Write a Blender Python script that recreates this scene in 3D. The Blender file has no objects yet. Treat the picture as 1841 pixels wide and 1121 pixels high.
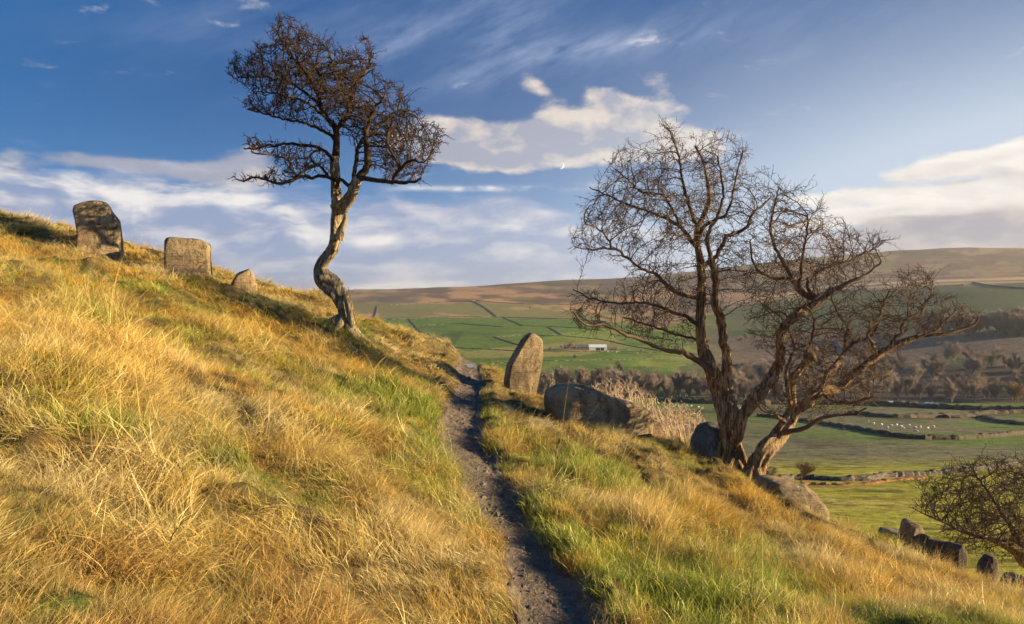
import bpy, bmesh, math, random
import numpy as np
from mathutils import Vector, Matrix, noise as mnoise
# ------------------------------------------------------------------ camera, sky, sun, exposure
FPX, CX, HY = 1300.0, 920.5, 540.0          # focal length in photo pixels, principal column, eye-level row
scene = bpy.context.scene
C = scene.collection
cam_d = bpy.data.cameras.new("camera"); cam = bpy.data.objects.new("camera", cam_d); C.objects.link(cam)
cam.location = (0, 0, 0); cam.rotation_euler = (math.radians(90), 0, 0)
cam_d.sensor_width = 36; cam_d.lens = 36 * FPX / 1841; cam_d.shift_y = -(560.5 - HY) / 1841
cam_d.clip_start = 0.05; cam_d.clip_end = 30000
scene.camera = cam
scene.view_settings.view_transform = 'Standard'; scene.view_settings.look = 'None'
scene.view_settings.gamma = 1; scene.view_settings.exposure = EXPOSURE = 1.18
scene.cycles.max_bounces = 7; scene.cycles.diffuse_bounces = 3; scene.cycles.transmission_bounces = 4
scene.cycles.transparent_max_bounces = 6; scene.cycles.volume_bounces = 0
scene.cycles.use_adaptive_sampling = True; scene.cycles.adaptive_threshold = 0.015
SUN_AZ, SUN_EL = math.radians(98), math.radians(13)     # azimuth clockwise from the view direction (+Y)
sun_dir = Vector((math.sin(SUN_AZ) * math.cos(SUN_EL), math.cos(SUN_AZ) * math.cos(SUN_EL), math.sin(SUN_EL)))
sl = bpy.data.lights.new("sun", 'SUN'); sl.energy = 5.0; sl.angle = math.radians(0.5); sl.color = (1.0, 0.785, 0.45)
so = bpy.data.objects.new("sun", sl); C.objects.link(so)
so.rotation_euler = (-sun_dir).to_track_quat('-Z', 'Y').to_euler(); so.location = (30, 10, 20)

# ---- tiny expression layer over shader nodes
class V:
    def __init__(s, nt, o): s.nt, s.o = nt, o
    def _m(s, op, *a, clamp=False):
        n = s.nt.nodes.new('ShaderNodeMath'); n.operation = op; n.use_clamp = clamp
        for i, x in enumerate((s,) + a):
            if isinstance(x, V): s.nt.links.new(x.o, n.inputs[i])
            else: n.inputs[i].default_value = x
        return V(s.nt, n.outputs[0])
    def __add__(s, b): return s._m('ADD', b)
    __radd__ = __add__
    def __mul__(s, b): return s._m('MULTIPLY', b)
    __rmul__ = __mul__
    def __sub__(s, b): return s._m('SUBTRACT', b)
    def __rsub__(s, b): return (s * -1.0) + b
    def __truediv__(s, b): return s._m('DIVIDE', b)
    def pw(s, b): return s._m('POWER', b)
    def mx(s, b): return s._m('MAXIMUM', b)
    def mn(s, b): return s._m('MINIMUM', b)
    def sin(s): return s._m('SINE')
    def clamp(s): return s._m('ADD', 0.0, clamp=True)
    def ss(s, a, b, lo=0.0, hi=1.0):
        n = s.nt.nodes.new('ShaderNodeMapRange'); n.interpolation_type = 'SMOOTHSTEP'
        s.nt.links.new(s.o, n.inputs[0]); n.inputs[1].default_value = a; n.inputs[2].default_value = b
        n.inputs[3].default_value = lo; n.inputs[4].default_value = hi
        return V(s.nt, n.outputs[0])
def vmath(nt, op, a, b=None, c=None):
    n = nt.nodes.new('ShaderNodeVectorMath'); n.operation = op
    for i, x in enumerate((a, b, c)):
        if x is None: continue
        if isinstance(x, V): nt.links.new(x.o, n.inputs[i])
        elif hasattr(x, 'links'): nt.links.new(x, n.inputs[i])
        else: n.inputs[i].default_value = x
    return n.outputs[1] if op in ('DOT_PRODUCT', 'LENGTH') else n.outputs[0]
def comb(nt, x, y, z):
    n = nt.nodes.new('ShaderNodeCombineXYZ')
    for i, a in enumerate((x, y, z)):
        if isinstance(a, V): nt.links.new(a.o, n.inputs[i])
        else: n.inputs[i].default_value = a
    return n.outputs[0]
def sep(nt, v):
    n = nt.nodes.new('ShaderNodeSeparateXYZ'); nt.links.new(v, n.inputs[0])
    return [V(nt, o) for o in n.outputs]
def noise(nt, vec, scale, detail=4, rough=0.55, dist=0.0, kind='3D'):
    n = nt.nodes.new('ShaderNodeTexNoise'); n.noise_dimensions = kind
    if vec is not None: nt.links.new(vec, n.inputs['Vector'])
    n.inputs['Scale'].default_value = scale; n.inputs['Detail'].default_value = detail
    n.inputs['Roughness'].default_value = rough; n.inputs['Distortion'].default_value = dist
    return V(nt, n.outputs[0])
def mix(nt, f, a, b, mode='MIX'):
    n = nt.nodes.new('ShaderNodeMix'); n.data_type = 'RGBA'; n.blend_type = mode; n.clamp_factor = True
    for s, x in (('Factor_Float', f), ('A_Color', a), ('B_Color', b)):
        i = next(q for q in n.inputs if q.identifier == s)
        if isinstance(x, V): nt.links.new(x.o, i)
        elif hasattr(x, 'links'): nt.links.new(x, i)
        elif isinstance(x, (int, float)): i.default_value = x
        else: i.default_value = (*x, 1)[:4]
    return next(q for q in n.outputs if q.identifier == 'Result_Color')
# ---- world: Nishita sky plus procedural clouds laid out by azimuth and elevation
wd = bpy.data.worlds.new("World"); scene.world = wd; wd.use_nodes = True
nt = wd.node_tree; nt.nodes.clear()
out = nt.nodes.new('ShaderNodeOutputWorld'); bg = nt.nodes.new('ShaderNodeBackground')
bg.inputs[1].default_value = 0.052
sky = nt.nodes.new('ShaderNodeTexSky'); sky.sky_type = 'NISHITA'; sky.sun_disc = False
sky.sun_elevation = SUN_EL; sky.sun_rotation = SUN_AZ; sky.altitude = 300; sky.air_density = 1.0
sky.dust_density = 0.6; sky.ozone_density = 3.0
tc = nt.nodes.new('ShaderNodeTexCoord'); D = tc.outputs['Generated']
dx, dy, dz = sep(nt, D)
az = dx._m('ARCTAN2', dy); el = dz._m('ARCSINE')
def AE(px, py):
    u = (px - CX) / FPX; w = (HY - py) / FPX
    a = math.atan(u); return a, math.atan(w * math.cos(a))
def blob(px, py, rx, ry, rot=0.0, amp=1.0, pw=1.0):
    a0, e0 = AE(px, py); sx = FPX / rx * 0.93; sy = FPX / ry
    da = az - a0; de = el - e0
    if rot:
        c, s = math.cos(rot), math.sin(rot)
        da, de = da * c + de * s, de * c - da * s
    r2 = (da * da) * (sx * sx) + (de * de) * (sy * sy)
    g = (r2 * -1.0)._m('EXPONENT')
    return g * amp
def blobs(lst):
    t = None
    for b in lst:
        g = blob(*b); t = g if t is None else t + g
    return t
warp = nt.nodes.new('ShaderNodeTexNoise'); P0 = comb(nt, az * 1.0, el * 1.9, 0.0)
nt.links.new(P0, warp.inputs['Vector']); warp.inputs['Scale'].default_value = 7; warp.inputs['Detail'].default_value = 4
wv = vmath(nt, 'SCALE', vmath(nt, 'SUBTRACT', warp.outputs['Color'], (0.5, 0.5, 0.5))); wv.node.inputs['Scale'].default_value = 0.06
P = vmath(nt, 'ADD', P0, wv)
P2 = vmath(nt, 'ADD', P, (0.016, 0.034, 0))
n1 = noise(nt, P, 12, 9, 0.60); n1b = noise(nt, P2, 12, 5, 0.56)
PS = vmath(nt, 'ADD', comb(nt, az * 1.0, el * 3.4, 3.0), vmath(nt, 'MULTIPLY', wv, (1.2, 2, 1)))
n2 = noise(nt, PS, 8, 8, 0.6)                                   # stretched, for banks near the horizon
PSb = vmath(nt, 'ADD', PS, (0.012, 0.045, 0)); n2b = noise(nt, PSb, 8, 5, 0.6)
n4 = noise(nt, vmath(nt, 'ADD', comb(nt, az * 1.0, el * 2.6, 7.0), wv), 3.2, 5, .55)
ca, sa = math.cos(math.radians(22)), math.sin(math.radians(22))
PC = comb(nt, (az * ca + el * sa) * 1.0, (el * ca - az * sa) * 4.0, 9.0)
n3 = noise(nt, vmath(nt, 'ADD', PC, vmath(nt, 'SCALE', wv)), 6.5, 9, 0.68)   # cirrus
# base sky colour: Nishita, pushed to the deeper polarised blue of the photograph
hsv = nt.nodes.new('ShaderNodeHueSaturation'); nt.links.new(sky.outputs[0], hsv.inputs['Color'])
hsv.inputs['Saturation'].default_value = 1.38; hsv.inputs['Hue'].default_value = 0.512
nt.links.new((1.12 - el.ss(.02, .40) * .10).o, hsv.inputs['Value'])
elt = el.ss(-.04, .30)
deep = mix(nt, elt, (1.2, 3.8, 8.0), (.10, 1.08, 3.4))
deep = mix(nt, az.ss(-.25, -.75) * .40, deep, (.45, 2.35, 5.6))
deep = mix(nt, az.ss(-.05, .75) * el.ss(.44, .04) * .85, deep, (3.7, 5.5, 8.0))
skyc = mix(nt, .90, hsv.outputs[0], deep)
# thin high veil and cirrus
cir = blobs([(945, 25, 120, 50, 0.7, 1.3), (700, 80, 170, 22, 0.42, .9), (780, 30, 200, 40, 0.3, .8), (1080, 82, 150, 18, 0.05, 1.2), (900, 125, 190, 20, 0.25, .8), (1000, 110, 260, 40, 0.1, .55),
             (420, 40, 230, 60, 0.2, .55), (1560, 60, 260, 60, .1, .5), (1250, 40, 300, 60, 0, .3), (440, 170, 60, 10, .4, .5)])
cirm = ((n3 - .34) * 2.4).clamp() * cir * (n4 * 1.2)
col = mix(nt, (cirm * 0.52).clamp(), skyc, (5.6, 6.4, 8.6))
# cumulus band, puffs
cum = blobs([(1000, 236, 45, 26, 0, .6), (1065, 243, 105, 38, 0, 1.6), (1165, 256, 105, 32, -.12, 1.5), (940, 268, 100, 30, 0, 1.1), (850, 257, 115, 40, 0, 1.3), (770, 245, 90, 34, 0, .6), (960, 285, 70, 16, 0, .5), (870, 292, 70, 12, -.1, .4),
             (965, 155, 44, 18, -.5, .72), (1075, 165, 32, 16, -.2, .8), (1140, 192, 66, 18, -.2, .85), (1180, 142, 42, 22, -.25, .55), (1100, 180, 60, 22, -.3, .25),
             (1415, 309, 48, 8, -.05, .45), (1230, 195, 30, 12, -.4, .42), (15, 300, 55, 32, -.4, .75), (455, 285, 70, 34, .3, .7), (400, 315, 130, 26, 0, .6), (1650, 150, 60, 13, 0, .5), (1300, 240, 90, 12, 0, .28), (1470, 238, 60, 10, 0, .33), (250, 300, 120, 14, 0, .5), (190, 290, 70, 14, 0, .4), (1500, 120, 200, 12, 0, .25)])
cum = cum * 1.05 - .24 + cum.mn(.3) * .25; dc = (cum + (n1 - 0.5) * 1.8); dcb = cum + (n1b - 0.5) * 1.8
cm = dc.ss(0.22, 0.74)
lit = ((dc - dcb) * 2.2 + 0.46 + (az - 0.05) * 1.3 + (n4 - .5) * 1.2 - (dc - .5).mx(0.0) * .35 + (n1 - .5) * 1.6).clamp()
ccol = mix(nt, lit, (4.2, 4.35, 5.3), (9.3, 7.9, 6.7))
col = mix(nt, cm * 0.92, col, ccol)
# broad grey-blue bank above the horizon on the left and centre
ban = blobs([(-150, 430, 380, 95, 0, .8), (200, 400, 260, 70, -.1, .62), (250, 470, 360, 60, -.1, .6), (560, 440, 300, 70, 0, .72), (830, 430, 260, 70, 0, .62), (1080, 450, 230, 60, 0, .55), (1330, 430, 200, 50, 0, .35), (430, 520, 700, 40, 0, .5), (800, 385, 170, 22, 0, .35), (925, 370, 60, 24, 0, .5), (470, 310, 200, 30, 0, .25)])
ban = ban * 1.2 - .16; db = ban + (n2 - 0.5) * 1.7 + (n4 - .5) * 1.0; dbb = ban + (n2b - 0.5) * 1.7 + (n4 - .5) * 1.0
bm = db.ss(0.14, 0.80)
blit = ((db - dbb) * 2.0 + 0.24 + (n1 - .5) * 1.6).clamp()
bcol = mix(nt, blit, (3.3, 4.1, 6.2), (8.0, 7.7, 8.1))
hz = el.ss(.16, .0)
col = mix(nt, hz * .40, col, (5.0, 6.8, 9.6))
col = mix(nt, bm * 0.9, col, bcol)
# bright sunlit rims and streaks
rim = blobs([(150, 330, 150, 15, -.15, 1.2), (60, 350, 150, 28, -.1, .85), (395, 356, 110, 13, -.14, 1.3), (515, 385, 75, 12, -.45, 1.2), (250, 385, 120, 17, -.35, .95), (675, 433, 42, 9, .1, 1.5), (565, 432, 34, 17, -.4, 1.3),
             (860, 339, 130, 5, 0, 1.5), (980, 339, 60, 5, 0, 1.0), (1080, 333, 50, 8, 0, .9), (950, 425, 40, 11, -.2, .9), (560, 516, 190, 6, .02, 1.1), (800, 510, 160, 7, .05, .9), (1000, 410, 160, 7, 0, .6), (1010, 500, 120, 8, .1, .5), (700, 400, 90, 8, 0, .5)])
rm = (rim.mn(1.25) * (n2 * .5 + n1 * .5 + (n4 - .5) * .35).ss(.42, .64)).clamp()
col = mix(nt, rm * 0.92, col, (10.4, 9.9, 9.5))
# pale glow and cream cloud to the right, above its grey bank
glow = blobs([(1900, 400, 560, 200, 0, .8), (2600, 380, 900, 320, 0, .9)])
col = mix(nt, glow.clamp() * 0.62, col, (8.4, 9.2, 10.0))
rc = blobs([(1720, 300, 120, 18, .14, .75), (1600, 350, 150, 9, .05, .7), (1800, 285, 110, 20, 0, .7), (1480, 350, 90, 8, 0, .5), (1800, 345, 200, 16, .06, .65), (1600, 378, 190, 10, .14, .75), (1500, 398, 110, 9, .1, .7), (1760, 375, 140, 8, .1, .6), (2100, 320, 260, 90, 0, .9)])
rcm = (rc * 1.25 - .30 + (n2 - 0.5) * 2.6 + (n1 - .5) * 1.6 + (n4 - .5) * 1.0).ss(0.12, 0.78)
col = mix(nt, rcm * 0.9, col, mix(nt, ((n2 - n2b) * 2.2 + .55).clamp(), (8.0, 7.2, 6.8), (11.4, 10.8, 9.9)))
gb = blobs([(1690, 425, 130, 24, 0, 1.0), (1850, 418, 150, 26, 0, 1.1), (1560, 440, 120, 17, .1, .85), (2200, 420, 400, 40, 0, 1.1), (1620, 398, 45, 9, 0, .55), (1745, 324, 80, 6, .05, .55)])
gbm = (gb + (n1 - 0.5) * 1.5).ss(0.26, 0.80)
col = mix(nt, gbm * 0.92, col, mix(nt, ((n1 - n1b) * 2.6 + .35 + (n4 - .5) * .6).clamp(), (4.2, 4.1, 4.7), (8.0, 7.1, 6.5)))
# keep the lower hemisphere a plain ground tone
low = dz.ss(-0.06, -0.01)
col = mix(nt, low, (1.2, 1.1, 0.9), col)
col = mix(nt, 1.0, col, (.80, .80, .80), 'MULTIPLY')
nt.links.new(col, bg.inputs[0]); nt.links.new(bg.outputs[0], out.inputs[0])

# ------------------------------------------------------------------ helpers
rng = np.random.default_rng(7); random.seed(7)
def tag(o, label=None, cat=None, group=None, kind=None):
    if label: o['label'] = label
    if cat: o['category'] = cat
    if group: o['group'] = group
    if kind: o['kind'] = kind
    return o
def empty(name, loc, label, cat, group=None):
    o = bpy.data.objects.new(name, None); C.objects.link(o); o.location = loc; o.empty_display_size = .2
    return tag(o, label, cat, group)
def mesh_obj(name, v, f, mat=None, parent=None, smooth=True, loc=None):
    """v Nx3 array, f list of faces or (M,k) array; loc re-bases the vertices on the object's own origin"""
    v = np.asarray(v, dtype=np.float64)
    if loc is not None: v = v - np.asarray(loc)
    me = bpy.data.meshes.new(name)
    if isinstance(f, np.ndarray):
        k = f.shape[1]; m = len(f)
        me.vertices.add(len(v)); me.vertices.foreach_set('co', v.astype(np.float32).ravel())
        me.loops.add(m * k); me.loops.foreach_set('vertex_index', f.astype(np.int32).ravel())
        me.polygons.add(m); me.polygons.foreach_set('loop_start', np.arange(0, m * k, k, dtype=np.int32))
        me.polygons.foreach_set('loop_total', np.full(m, k, dtype=np.int32))
        me.update(calc_edges=True); me.validate()
    else:
        me.from_pydata(v.tolist(), [], f)
    me.polygons.foreach_set('use_smooth', np.full(len(me.polygons), smooth)); me.update()
    o = bpy.data.objects.new(name, me); C.objects.link(o)
    if mat: me.materials.append(mat)
    if parent: o.parent = parent
    elif loc is not None: o.location = loc
    return o
def vattr(me, name, data, typ='FLOAT', dom='POINT'):
    a = me.attributes.new(name, typ, dom)
    key = {'FLOAT': 'value', 'INT': 'value', 'FLOAT_VECTOR': 'vector', 'FLOAT_COLOR': 'color'}[typ]
    a.data.foreach_set(key, np.ascontiguousarray(data).ravel())
def wp(px, py, Y): return np.array([(px - CX) / FPX * Y, Y, (HY - py) / FPX * Y])
def new_mat(name):
    m = bpy.data.materials.new(name); m.use_nodes = True; n = m.node_tree; n.nodes.clear()
    o = n.nodes.new('ShaderNodeOutputMaterial'); return m, n, o
def attr(nt, name, kind='GEOMETRY'):
    n = nt.nodes.new('ShaderNodeAttribute'); n.attribute_name = name; n.attribute_type = kind; return n
# seeded lattice noise (vectorised), about -1..1
_perm = rng.random((256, 256)) * 2 - 1
def vn(x, y, s=1.0, seed=0):
    x = x * s + seed * 17.31; y = y * s + seed * 9.17
    xi = np.floor(x).astype(int); yi = np.floor(y).astype(int); fx = x - xi; fy = y - yi
    fx = fx * fx * fx * (fx * (fx * 6 - 15) + 10); fy = fy * fy * fy * (fy * (fy * 6 - 15) + 10)
    g = lambda a, b: _perm[a & 255, b & 255]
    return (g(xi, yi) * (1 - fx) + g(xi + 1, yi) * fx) * (1 - fy) + (g(xi, yi + 1) * (1 - fx) + g(xi + 1, yi + 1) * fx) * fy
def fbm(x, y, s=1.0, seed=0, oct=4, r=.5):
    t = 0; a = 1; n = 0
    for i in range(oct):
        t = t + a * vn(x, y, s * 2.03 ** i, seed + i); n += a; a *= r
    return t / n
def sstep(a, b, x):
    t = np.clip((x - a) / (b - a), 0, 1); return t * t * (3 - 2 * t)
# ------------------------------------------------------------------ terrain heights
PATH = [(5.0, .95, -1.9), (.9, .62, -1.95)]
_pp = [(1010, 1121, 4.6), (990, 1050, 5.1), (945, 980, 5.9), (893, 900, 6.8), (854, 829, 8.0), (832, 790, 9.0), (832, 733, 11.0), (844, 700, 13.2), (845, 664, 17.0)]
pY = np.array([-4, 1.0, 3.2] + [p[2] for p in _pp] + [19, 22])
pX = np.array([.95, .6, .42] + [(p[0] - CX) / FPX * p[2] for p in _pp] + [-1.11, -1.3])
pW = np.interp(np.linspace(-4, 22, 200), [-4, 4.6, 5.1, 5.9, 6.8, 8, 9, 11, 13.2, 17, 22], [.25, .24, .23, .24, .26, .27, .25, .23, .22, .22, .22])
_py = np.linspace(-4, 22, 200); _px = np.interp(_py, pY, pX)
for _ in range(4): _px[1:-1] = (_px[:-2] + 2 * _px[1:-1] + _px[2:]) / 4
def path_x(Y): return np.interp(Y, _py, _px)
def path_w(Y): return np.interp(Y, _py, pW)
ctl = [(px, py, Y) for px, py, Y in _pp] + [
 # right of the path
 (870, 648, 17.5), (920, 682, 16), (940, 705, 14.5), (1000, 716, 14), (1100, 768, 13), (1165, 775, 12.6), (1260, 815, 12.0), (1320, 853, 11.5), (1358, 866, 11.3), (1470, 922, 10.6), (1600, 978, 10.2), (1720, 1030, 9.4), (1841, 1082, 8.2), (2000, 1150, 7),
 (1000, 800, 9.6), (1100, 900, 7.9), (1200, 850, 9.6), (1300, 1000, 6.5), (1500, 1100, 5.5), (1750, 1115, 6.0), (1150, 1121, 4.8), (1400, 1121, 5.0), (1400, 950, 8.5), (1600, 1060, 7.0), (930, 760, 11), (960, 850, 8.2), (1080, 1000, 6.0), (2200, 1300, 4),
 # left bank
 (0, 1121, 2.5), (250, 1121, 2.9), (480, 1121, 3.4), (720, 1121, 4.1), (0, 900, 3.4), (0, 800, 4.2), (0, 700, 5.0), (0, 600, 6.3), (0, 500, 8.8), (0, 450, 10.5), (0, 388, 15), (-300, 300, 14), (-300, 500, 7), (-300, 800, 3.4),
 (200, 800, 4.7), (400, 800, 5.6), (400, 1000, 4.0), (400, 600, 9.2), (200, 600, 7.8), (400, 520, 13.2), (600, 800, 6.5), (700, 800, 7.4), (750, 900, 6.1), (820, 1000, 5.2), (600, 1000, 4.6), (700, 700, 9.6), (600, 680, 9.6), (740, 655, 13.6), (790, 720, 10.6),
 (180, 470, 13.5), (100, 445, 14), (345, 505, 13.5), (440, 528, 14.3), (620, 597, 13.5), (560, 575, 13.2),
 (140, 408, 16.0), (220, 434, 16.5), (300, 455, 16.5), (380, 481, 16.5), (460, 510, 16.5), (560, 530, 17), (640, 566, 17), (760, 611, 17.5), (830, 641, 18),
 # beyond the brow
 (-300, 420, 24), (0, 470, 21), (220, 520, 22), (460, 600, 22), (640, 680, 22), (760, 740, 22), (850, 800, 21), (900, 860, 20), (1000, 920, 18), (1170, 960, 17), (1320, 1040, 16.5), (1470, 1090, 15), (1600, 1130, 14.5), (1720, 1170, 14), (1841, 1230, 13), (2100, 1300, 12),
 (-300, 620, 30), (300, 640, 30), (600, 780, 29), (850, 900, 28), (1100, 1020, 26), (1400, 1120, 25), (1841, 1180, 22), (2300, 1250, 20)]
cp = np.array([wp(*c) for c in ctl])
cp = np.vstack([cp, [[.6, 1.0, -1.75], [.95, -3.5, -1.8], [-2.5, 0.0, -1.05], [-4.5, 1.0, -.35], [3, 1, -2.6], [4, -3, -2.9], [-3, -3.5, -.9], [8, 2, -4.2], [-9, 2, 1.0], [-9, -3, 1.0], [9, -3, -4.6]]])
def _k(r2): return r2 * np.log(r2 + 1e-9) * .5
_n = len(cp); _A = _k(((cp[:, None, :2] - cp[None, :, :2]) ** 2).sum(-1)) + np.eye(_n) * .25
cp[:, 2] -= .05
_Q = np.c_[np.ones(_n), cp[:, :2]]; _M = np.block([[_A, _Q], [_Q.T, np.zeros((3, 3))]])
_sol = np.linalg.solve(_M, np.r_[cp[:, 2], np.zeros(3)])
def near_h(x, y):
    sh = np.shape(x); x = np.ravel(x); y = np.ravel(y); o = np.empty(len(x))
    for i in range(0, len(x), 20000):
        a, b = x[i:i + 20000], y[i:i + 20000]
        o[i:i + 20000] = _k((a[:, None] - cp[:, 0]) ** 2 + (b[:, None] - cp[:, 1]) ** 2) @ _sol[:_n] + _sol[_n] + a * _sol[_n + 1] + b * _sol[_n + 2]
    return o.reshape(sh)
farY = np.array([20, 45, 60, 80, 110, 150, 200, 260, 330, 400, 450, 520, 600, 700, 850, 1000, 1300, 1600, 2000, 2500, 3000, 4000, 7000, 12000.])
_c = [1400, 1060, 990, 930, 880, 835, 795, 768, 745, 728]
farP = {-500: _c + [716, 697, 672, 648, 628, 608, 590, 575, 556, 536, 526, 528, 528, 530],
 600: _c + [716, 697, 672, 646, 625, 605, 585, 570, 552, 532, 523, 525, 527, 530],
 900: _c + [716, 697, 670, 645, 622, 603, 581, 566, 546, 524, 512, 518, 521, 526],
 1100: _c + [716, 697, 672, 646, 624, 606, 584, 569, 549, 520, 498, 508, 516, 524],
 1300: _c + [718, 703, 688, 668, 640, 615, 580, 556, 528, 497, 478, 495, 510, 520],
 1500: _c + [716, 700, 682, 660, 628, 598, 556, 530, 505, 475, 457, 476, 503, 516],
 1700: _c + [714, 695, 670, 640, 597, 560, 522, 506, 487, 460, 443, 462, 498, 514],
 1841: _c + [712, 688, 655, 622, 575, 542, 509, 498, 481, 457, 443, 460, 498, 514],
 2600: _c + [705, 670, 630, 595, 550, 520, 495, 482, 468, 455, 448, 470, 500, 514]}
_fc = np.array(sorted(farP)); _fT = np.array([farP[c] for c in _fc], float)
_fz = (HY - _fT) / FPX * farY                       # heights
_ly = np.linspace(np.log(20), np.log(12000), 160); _cu = np.linspace(-500, 2600, 125)
_t1 = np.array([np.interp(_ly, np.log(farY), (HY - r) / FPX) for r in _fT])      # slope angle w per column
_t2 = np.array([np.interp(_cu, _fc, _t1[:, j]) for j in range(len(_ly))]).T
def _gs(a, n, ax):
    for _ in range(n):
        b = np.moveaxis(a, ax, 0).copy(); b[1:-1] = (b[:-2] + 2 * b[1:-1] + b[2:]) / 4; a = np.moveaxis(b, 0, ax)
    return a
_t2 = _gs(_gs(_t2, 3, 1), 24, 0)
def far_h(x, y):
    px = np.clip(x / np.maximum(y, 15) * FPX + CX, -500, 2600); ly = np.log(np.clip(y, 20.001, 11990))
    a = (px + 500) / 25.0; b = (ly - _ly[0]) / (_ly[1] - _ly[0])
    i = np.clip(np.floor(a).astype(int), 1, 122); j = np.clip(np.floor(b).astype(int), 0, 158); fa = a - i; fb = b - j
    def cr(j):
        p0, p1, p2, p3 = _t2[i - 1, j], _t2[i, j], _t2[i + 1, j], _t2[i + 2, j]
        return p1 + .5 * fa * (p2 - p0 + fa * (2 * p0 - 5 * p1 + 4 * p2 - p3 + fa * (3 * (p1 - p2) + p3 - p0)))
    w = cr(j) * (1 - fb) + cr(j + 1) * fb
    y_ = np.clip(y, 20, None)
    z = w * y_
    amp = np.clip((y - 40) / 100, 0, 1)
    z = z + amp * (fbm(x, y, 1 / 70., 3, 4) * .9 + fbm(x, y, 1 / 420., 5, 3) * np.clip((y - 450) / 900, 0, 1) * 9)
    return z
def path_d(x, y): return np.abs(x - path_x(y)) / path_w(y)
def ground(x, y, micro=True):
    x = np.asarray(x, float); y = np.asarray(y, float)
    t = sstep(22, 46, y)
    h = near_h(x, np.minimum(y, 46)) * (1 - t) + far_h(x, y) * t
    if micro:
        d = path_d(x, y); inr = (1 - sstep(20, 30, y))
        k = sstep(.9, 2.4, d)
        rough = sstep(2.0, 5, y) * .4 + .6
        tus = fbm(x, y, 1.5, 11, 3) * .14 + np.maximum(fbm(x, y, 3.1, 21, 2), 0) * .12 + fbm(x, y, .45, 31, 2) * .12
        h = h + inr * (tus * k * rough)
        right = np.clip(x - path_x(y), 0, 3)
        h = h + inr * .045 * np.exp(-((d - 1.9) / .7) ** 2) * (1 + .8 * (x > path_x(y)))      # grassy lips of the trod
        h = h - inr * .03 * (1 - sstep(.75, 1.25, d))
        h = h + inr * (1 - k) * (fbm(x, y, 9, 41, 3) * .012 + fbm(x, y, 2.2, 43, 2) * .02)
    return h
def g1(x, y): return float(ground(np.array([x]), np.array([y]))[0])
def far_hit(px, py, y0=45, y1=4000):
    """where the sight line through a photo point meets the far land"""
    Y = np.exp(np.linspace(math.log(y0), math.log(y1), 900)); x = (px - CX) / FPX * Y
    h = ground(x, Y, False); below = (HY - py) / FPX * Y < h
    i = int(np.argmax(below)) if below.any() else len(Y) - 1
    return x[i], Y[i], h[i]
# ------------------------------------------------------------------ ground mesh: one sheet out past the horizon
ui = np.linspace(-.80, .80, 640); uo = np.geomspace(.80, 2.6, 60)[1:]
us = np.r_[-uo[::-1], ui, uo]; NU = len(us)
ynear = np.r_[np.linspace(-3.2, 1.0, 30), np.linspace(1.05, 20, 430), np.linspace(20.3, 46, 60)]
yfar = np.exp(np.linspace(math.log(46.8), math.log(3100), 520))
ys = np.r_[ynear, yfar, np.geomspace(3150, 11500, 24)]; NY = len(ys)
Yg, Ug = np.meshgrid(ys, us, indexing='ij')
apex = 4 * np.exp(-np.maximum(Yg, 0) / 30.)          # rows widen from behind the camera
Xg = Ug * (Yg + apex + .6 * (Yg < 0) * 0)
Zg = ground(Xg, Yg)
V_ = np.stack([Xg, Yg, Zg], -1).reshape(-1, 3)
ii, jj = np.meshgrid(np.arange(NY - 1), np.arange(NU - 1), indexing='ij'); a = (ii * NU + jj).ravel()
F_ = np.stack([a, a + 1, a + NU + 1, a + NU], -1)
# land cover painted as vertex colour (base colours of each kind of ground, some with sun or shade added)
x, y, z = V_.T
ys_ = np.maximum(y, 1); PX = x / ys_ * FPX + CX; PY = HY - z / ys_ * FPX
def line_y(pts, px):
    p = np.array(pts, float); return np.interp(px, p[:, 0], p[:, 1])
n_a = fbm(x, y, 1 / 30., 61, 4); n_b = fbm(PX, np.log(ys_) * 400, 1 / 45., 63, 4); n_c = fbm(x, y, 1 / 9., 67, 3)
def lc(*c): return np.array(c)[None, :]
def over(base, col, m): return base * (1 - m[:, None]) + col * m[:, None]
# far moor
col = np.repeat(lc(.20, .12, .085), len(x), 0)
col = over(col, lc(.36, .24, .12), sstep(-.1, .35, n_b)); col = over(col, lc(.13, .10, .05), sstep(.05, .35, fbm(x, y, 1 / 260., 171, 4)) * .8); col = over(col, lc(.22, .20, .07), sstep(.1, .4, fbm(PX, PY * 6, 1 / 90., 173, 4)) * .8)
streak = sstep(.05, .45, fbm(PX, PY * 7, 1 / 60., 71, 4))
col = over(col, lc(.56, .30, .13), streak * sstep(495, 525, PY) * (PX < 1500))
top_g = line_y([(-500, 575), (640, 572), (780, 570), (1040, 574), (1180, 590), (1300, 560), (1500, 525), (1700, 516), (1841, 512), (2600, 500)], PX)
# rough straw/olive pasture strip under the moor
m = sstep(-30, -24, PY - top_g) * (PX < 1150)
col = over(col, lc(.25, .22, .07) * 1., m); col = over(col, lc(.52, .30, .13), m * sstep(.1, .35, fbm(PX, PY * 5, 1 / 70., 73, 3)))
# sunlit strips at the moor's foot on the right, their light put into the colour
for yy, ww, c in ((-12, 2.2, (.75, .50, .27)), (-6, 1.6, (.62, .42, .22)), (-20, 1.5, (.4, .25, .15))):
    m = np.exp(-((PY - top_g - yy) / ww) ** 2) * sstep(1180, 1400, PX); col = over(col, lc(*c), m)
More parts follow.
